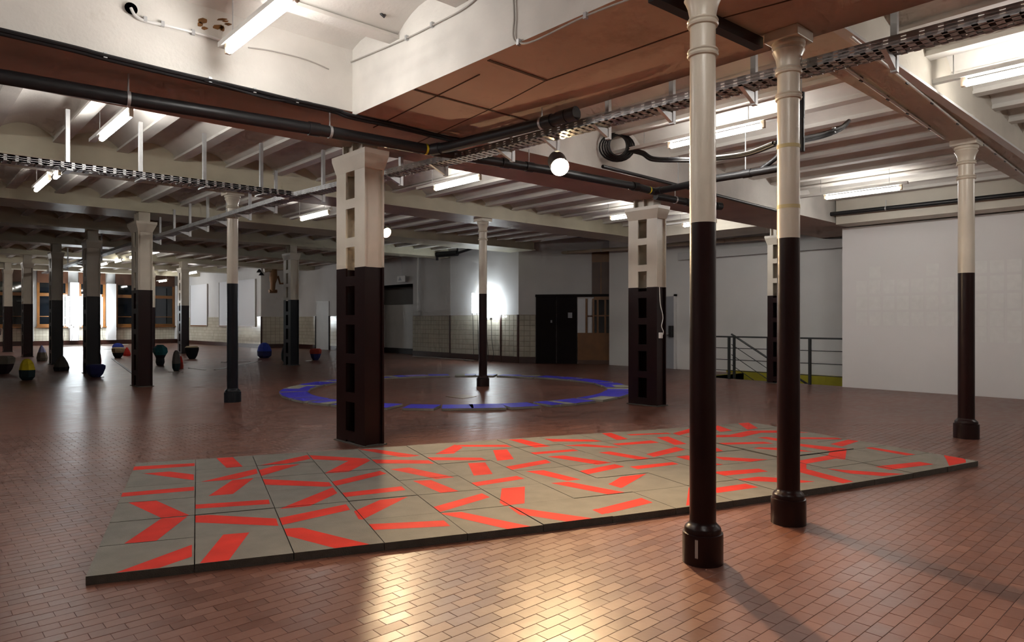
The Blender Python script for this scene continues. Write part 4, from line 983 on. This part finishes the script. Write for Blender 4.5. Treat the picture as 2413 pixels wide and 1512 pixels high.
fluo(1.78,12.1,13.30,3.45,'tube light low on the left near the picture edge, lower one',e0=0.05,e1=0.2)
fluo(1.83,11.62,11.93,3.45,'tube light partly behind the tray hanger at the left',e0=0.05,e1=0.03)
fluo(6.36,12.28,13.43,3.45,'tube light glowing beside the nearest laced column')
fluo(6.46,7.80,8.87,3.45,'tube light in the middle bay left of the bright lamp')
fluo(11.02,8.0,9.02,3.45,'tube light half hidden by the laced column with the socket')
fluo(6.98,3.65,4.80,3.45,'tube light crossing behind the nearest round column',e0=0.3,e1=1.1)
fluo(11.86,3.88,5.02,3.45,'tube light above the white partition')
fluo(7.07,0.65,1.77,3.45,'tube light at the upper right picture edge',e1=0.5)
fluo(13.0,7.85,8.6,3.45,'short added fill tube light behind the nearest round column over the stair')  # made-up tube, brightens the wall behind the railing
fluo(1.97,0.2,1.4,3.45,'added fill tube light behind the viewer in the near left bay')  # unseen tube behind the camera, added to even out the room light
fluo(-1.2,4.0,5.2,3.45,'added fill tube light in the left vaulted bay outside the view')  # out of view, put in so the room lights evenly
fluo(-1.2,7.8,9.0,3.45,'added fill tube light further left over the hanging tray, outside the view')  # another added tube beyond the frame, for even light
fluo(7.07,-2.8,-1.6,3.45,'added fill tube light behind the viewer on the right')  # unseen tube, invented as fill for the room
fluo(11.86,-0.6,0.6,3.45,'added fill tube light above the partition outside the view')  # added beyond the view as general fill light
for (a, b_, l) in (((345,598),(388,592),'far tube light right of the left laced column'),((306,608),(320,605),'far tube light left of the left laced column'),((268,617),(290,614),'very far tube light, third in the receding row'),((236,624),(256,621),'very far tube light, second in the receding row'),((190,636),(206,633),'farthest tube light in the receding row')):
    p0, p1 = at_z(*a,3.78), at_z(*b_,3.78)
    fluo((p0[0]+p1[0])/2, p1[1], p0[1], 3.78, l, top=4.12)
fluo(2.6,33.0,34.4,3.6,'added far fill tube light at the left picture edge',top=4.22)  # invented tube, evens out the light at the far left
fluo(10.6,33.2,34.5,3.6,'added far fill tube light in front of the blinded windows',top=4.28)  # invented tube, fills in light by the blinded windows
fluo(11.5,41.0,42.4,3.6,'added far fill tube light near the far wall corner',top=4.28)  # made-up tube that lights the far corner

def flood(pos, r, label, aim, watts_mat='lamp_glow', hz=3.3, hood=2.3):
    t = thing('flood_lamp', label, 'lamp', pos, 'warm flood lamps')
    p = np.array(pos,float); a = np.array(aim,float)-p; a /= np.linalg.norm(a)
    m = MB(); m.tube([p-a*0.16, p-a*0.14, p-a*0.04, p-a*0.002], [r*0.45, r*0.6, r*1.02, r*1.10], 20); m.tube([p-a*0.004, p+a*r*hood], r*1.14, 20, False); m.tube([p+a*r*hood, p-a*0.004], r*1.10, 20, False); m.build('reflector_can', 'black_rubber', t, True)
    m = MB(); m.tube([p, p+a*r*0.25, p+a*r*0.42], [r*1.0, r*0.85, r*0.4], 12); m.build('glowing_lens', watts_mat, t, True)
    MB().tube([p-a*0.1+np.array((0,0,r*0.5)), (p[0]-a[0]*0.1,p[1]-a[1]*0.1,hz)], 0.008, 8).build('bracket', 'zinc', t)
    return t
L1 = at_d(1312,378,7.25); L2 = at_d(903,543,8.45)
flood(L1, 0.085, 'bright warm flood lamp under the cable tray', (2.6,1.2,0.0), hz=3.76)
flood(L2, 0.055, 'smaller warm flood lamp seen beside the nearest laced column', (5.0,2.4,0.0), 'lamp_glow_strong', hz=vault_z(4.5,7.3)+0.005, hood=1.4)

def tube_piece(pts, z0, z1, label, cablebase, glow='cool_glow'):
    t = thing('light_tube_piece', label, 'light sculpture', (pts[0][0], pts[0][1], 0))
    for k, (x, y, dz) in enumerate(pts):
        MB().tube([(x,y,z0+dz),(x,y,z1+dz)], 0.035, 6, False).build('glowing_tube', glow, t, True)
        MB().tube([(x,y,z0+dz-0.08),(x,y,z0+dz)], 0.038, 10).build('end_cap', 'white_metal', t, True)
        if k % 3 == 0:
            MB().tube(smooth_path([(x,y,z0+dz-0.08),(x+0.02,y,(z0)*0.5),(x,y,0.02),(cablebase[0],cablebase[1],0.015)],5), 0.008, 6).build('supply_cable', 'black_rubber', t, True)
    return t
rr = random.Random(3); q = []
for k in range(19):
    f = k/18; x0, x1 = at_Y(150,700,44.8)[0], at_Y(241,700,44.8)[0]
    q.append((x0+(x1-x0)*f, 44.8-0.5*math.sin(f*3.14)+rr.uniform(-0.1,0.1), rr.uniform(-0.08,0.08)))
tube_piece(q, 1.12, 2.80, 'row of hanging cool white light tubes before the far windows', (7.6,43.8))
q = []
for k, px in enumerate((1114,1118,1123,1128,1134,1140,1146,1151,1156,1160)):
    p_ = at_X(px,700,14.75); q.append((p_[0]-0.05*(k%2), p_[1], -0.0 if k < 6 else -0.16))
tube_piece(q, 1.63, 2.30, 'cluster of cool white light tubes behind the slim column', (14.7,18.6), 'cool_glow_small')
cable([(14.85,21.9,0.02),(14.75,21.2,0.02),(14.88,20.6,0.02),(14.78,20.0,0.02),(14.75,19.3,0.02),(14.8,18.7,0.02),(14.72,18.0,0.02)], 0.012, 'grey supply cable lying along the tiled wall', m='grey_conduit')
cable([(6.4,43.6,0.02),(7.2,43.9,0.02),(8.1,43.5,0.02),(9.2,43.8,0.02),(10.2,43.6,0.02)], 0.02, 'pale supply cables on the floor below the far tubes', m='white_metal', strands=2)

# ================================================================ SMALL THINGS
# socket on a hanging cable, laced column
so = thing('hanging_socket', 'white socket hanging on its cable from a laced column', 'socket', at_d(1557,789,10.72))
pts = [at_d(x,y,10.72) for x,y in ((1554,676),(1556,715),(1561,738),(1562,752),(1559,768),(1563,780),(1562,788),(1558,784))]
MB().tube(smooth_path(pts,5), 0.006, 8).build('cord', 'socket_white', so, True)
c = at_d(1557,790,10.72)
MB().box(c[0]-0.025,c[0]+0.025,c[1]-0.025,c[1]+0.025,c[2]-0.045,c[2]+0.045).build('socket_box', 'socket_white', so, bevel=0.006)
# hanging emergency sign in front of the shutter recess
p = at_X(946,657,15.25)
sg_ = thing('hanging_sign', 'small pictogram sign hanging on a rod near the shutter', 'sign', p)
MB().box(p[0]-0.02,p[0]+0.02,p[1]-0.28,p[1]+0.28,p[2]-0.12,p[2]+0.12).build('sign_box','white_metal',sg_)
MB().add([(p[0]-0.022,p[1]-0.05,p[2]-0.06),(p[0]-0.022,p[1]+0.2,p[2]-0.06),(p[0]-0.022,p[1]+0.08,p[2]+0.1)],[(0,1,2)]).build('arrow_mark','door_grey',sg_)
MB().tube([(p[0],p[1],p[2]+0.12),(p[0],p[1],4.05)],0.012,8).build('rod','zinc',sg_)
# conduit pipe with box on the tiled wall
p = at_X(986,735,15.13)
cp = thing('wall_conduit', 'grey conduit dropping to a switch box on the tiled wall', 'conduit', p)
MB().tube([(15.10,p[1],1.75),(15.10,p[1],3.9)],0.035,10).build('conduit_run','white_metal',cp,True)
MB().box(15.05,15.16,p[1]-0.12,p[1]+0.14,1.58,1.75).build('switch_box','shutter',cp,bevel=0.01)
# black air pipe piece on the ceiling beyond the ring
p0, p1 = at_d(1030,600,24.5), at_d(1078,596,24.0)
ap = thing('ceiling_duct', 'short black duct with fittings under the ceiling beyond the ring', 'duct', p0)
MB().tube([p0,p1],0.10,12).build('duct_run','black_rubber',ap,True)
MB().tube([p1,at_d(1120,583,23.5)],0.045,10).build('thin_pipe','black_rubber',ap,True)
MB().tube([p0,(p0[0],p0[1],p0[2]-0.2)],0.05,10).build('outlet','black_rubber',ap,True)
MB().tube([p1,(p1[0],p1[1],3.9)],0.03,8).build('hanger','black_rubber',ap,True)
# valve cluster on the wall return
pv = at_Y(647,660,33.2)
vt = thing('valve_cluster', 'rusty valve and pipe cluster under the ceiling by the wall corner', 'valve', pv)
V = lambda x, y: at_Y(x, y, 33.1)
MB().tube([V(622,637),V(700,628),V(785,618)],0.10,12).build('header_pipe','beige_pipe',vt,True)
MB().tube([V(645,632),V(644,655),V(643,668),V(642,686)],[0.16,0.2,0.13,0.12],12).build('valve_body','valve_rust',vt,True)
MB().tube([V(655,650),V(660,668),V(676,667)],0.05,8).build('elbow_pipe','valve_rust',vt,True)
MB().tube([V(634,686),V(652,686)],0.09,10).build('flange','valve_rust',vt,True)
for x, y in ((611,634),(616,641)):
    a_ = np.array(V(x,y)); MB().tube([a_, a_+np.array((0,0,-0.16))], [0.04,0.14], 10).build('hand_wheel','black_rubber',vt,True)
# ceiling hook in the near bay and a small plate on the beam corner
h = at_d(895,30,5.6)
hk = thing('ceiling_hook', 'dark rusted hook stub in the near left vault', 'hook', h)
MB().tube([(h[0],h[1],h[2]+0.12),h,(h[0]+0.03,h[1]-0.02,h[2]-0.03),(h[0]+0.05,h[1],h[2])],0.012,8).build('hook_bar','black_rubber',hk,True)
c = (4.075, 9.09)
tag(MB().box(c[0]-0.03,c[0]+0.03,c[1]-0.03,c[1]+0.03,3.02,3.09).build('junction_box','socket_white',bevel=0.006), 'tiny white junction box where the two cable trays meet', 'junction box')
# rust stain on the left beam face
b = MB(); rs_ = random.Random(5)
for k in range(9):
    cx_, cy_ = 505+rs_.uniform(-34,34), 55+rs_.uniform(-14,16); w2, h2 = rs_.uniform(5,16), rs_.uniform(2,7)
    b.add([at_Y(cx_+w2*math.cos(a)*rs_.uniform(.6,1.2), cy_+h2*math.sin(a)*rs_.uniform(.6,1.2), 5.7385) for a in np.linspace(0,5.6,8)], [tuple(range(8))])
tag(b.build('rust_stain','rust'), 'brown rust stain on the left beam face beside the near tube light', 'stain')
# fire extinguisher at the far left
e = at_Y(0,805,44.5)
ex = thing('fire_extinguisher', 'red fire extinguisher on the wall at the left picture edge', 'extinguisher', (e[0],e[1],0.35))
MB().lathe([(0.02,0.35),(0.1,0.37),(0.11,0.42),(0.11,0.95),(0.08,1.03),(0.04,1.06)],(e[0],45.75,0),16).build('cylinder','extinguisher_red',ex,True)
MB().box(e[0]-0.05,e[0]+0.1,45.7,45.8,1.06,1.14).build('valve_handle','black_rubber',ex)
MB().tube([(e[0]+0.05,45.7,1.05),(e[0]+0.16,45.68,0.9),(e[0]+0.13,45.68,0.6)],0.02,8).build('hose','black_rubber',ex,True)

for o in bpy.data.objects:
    if '_o' in o.keys(): del o['_o']
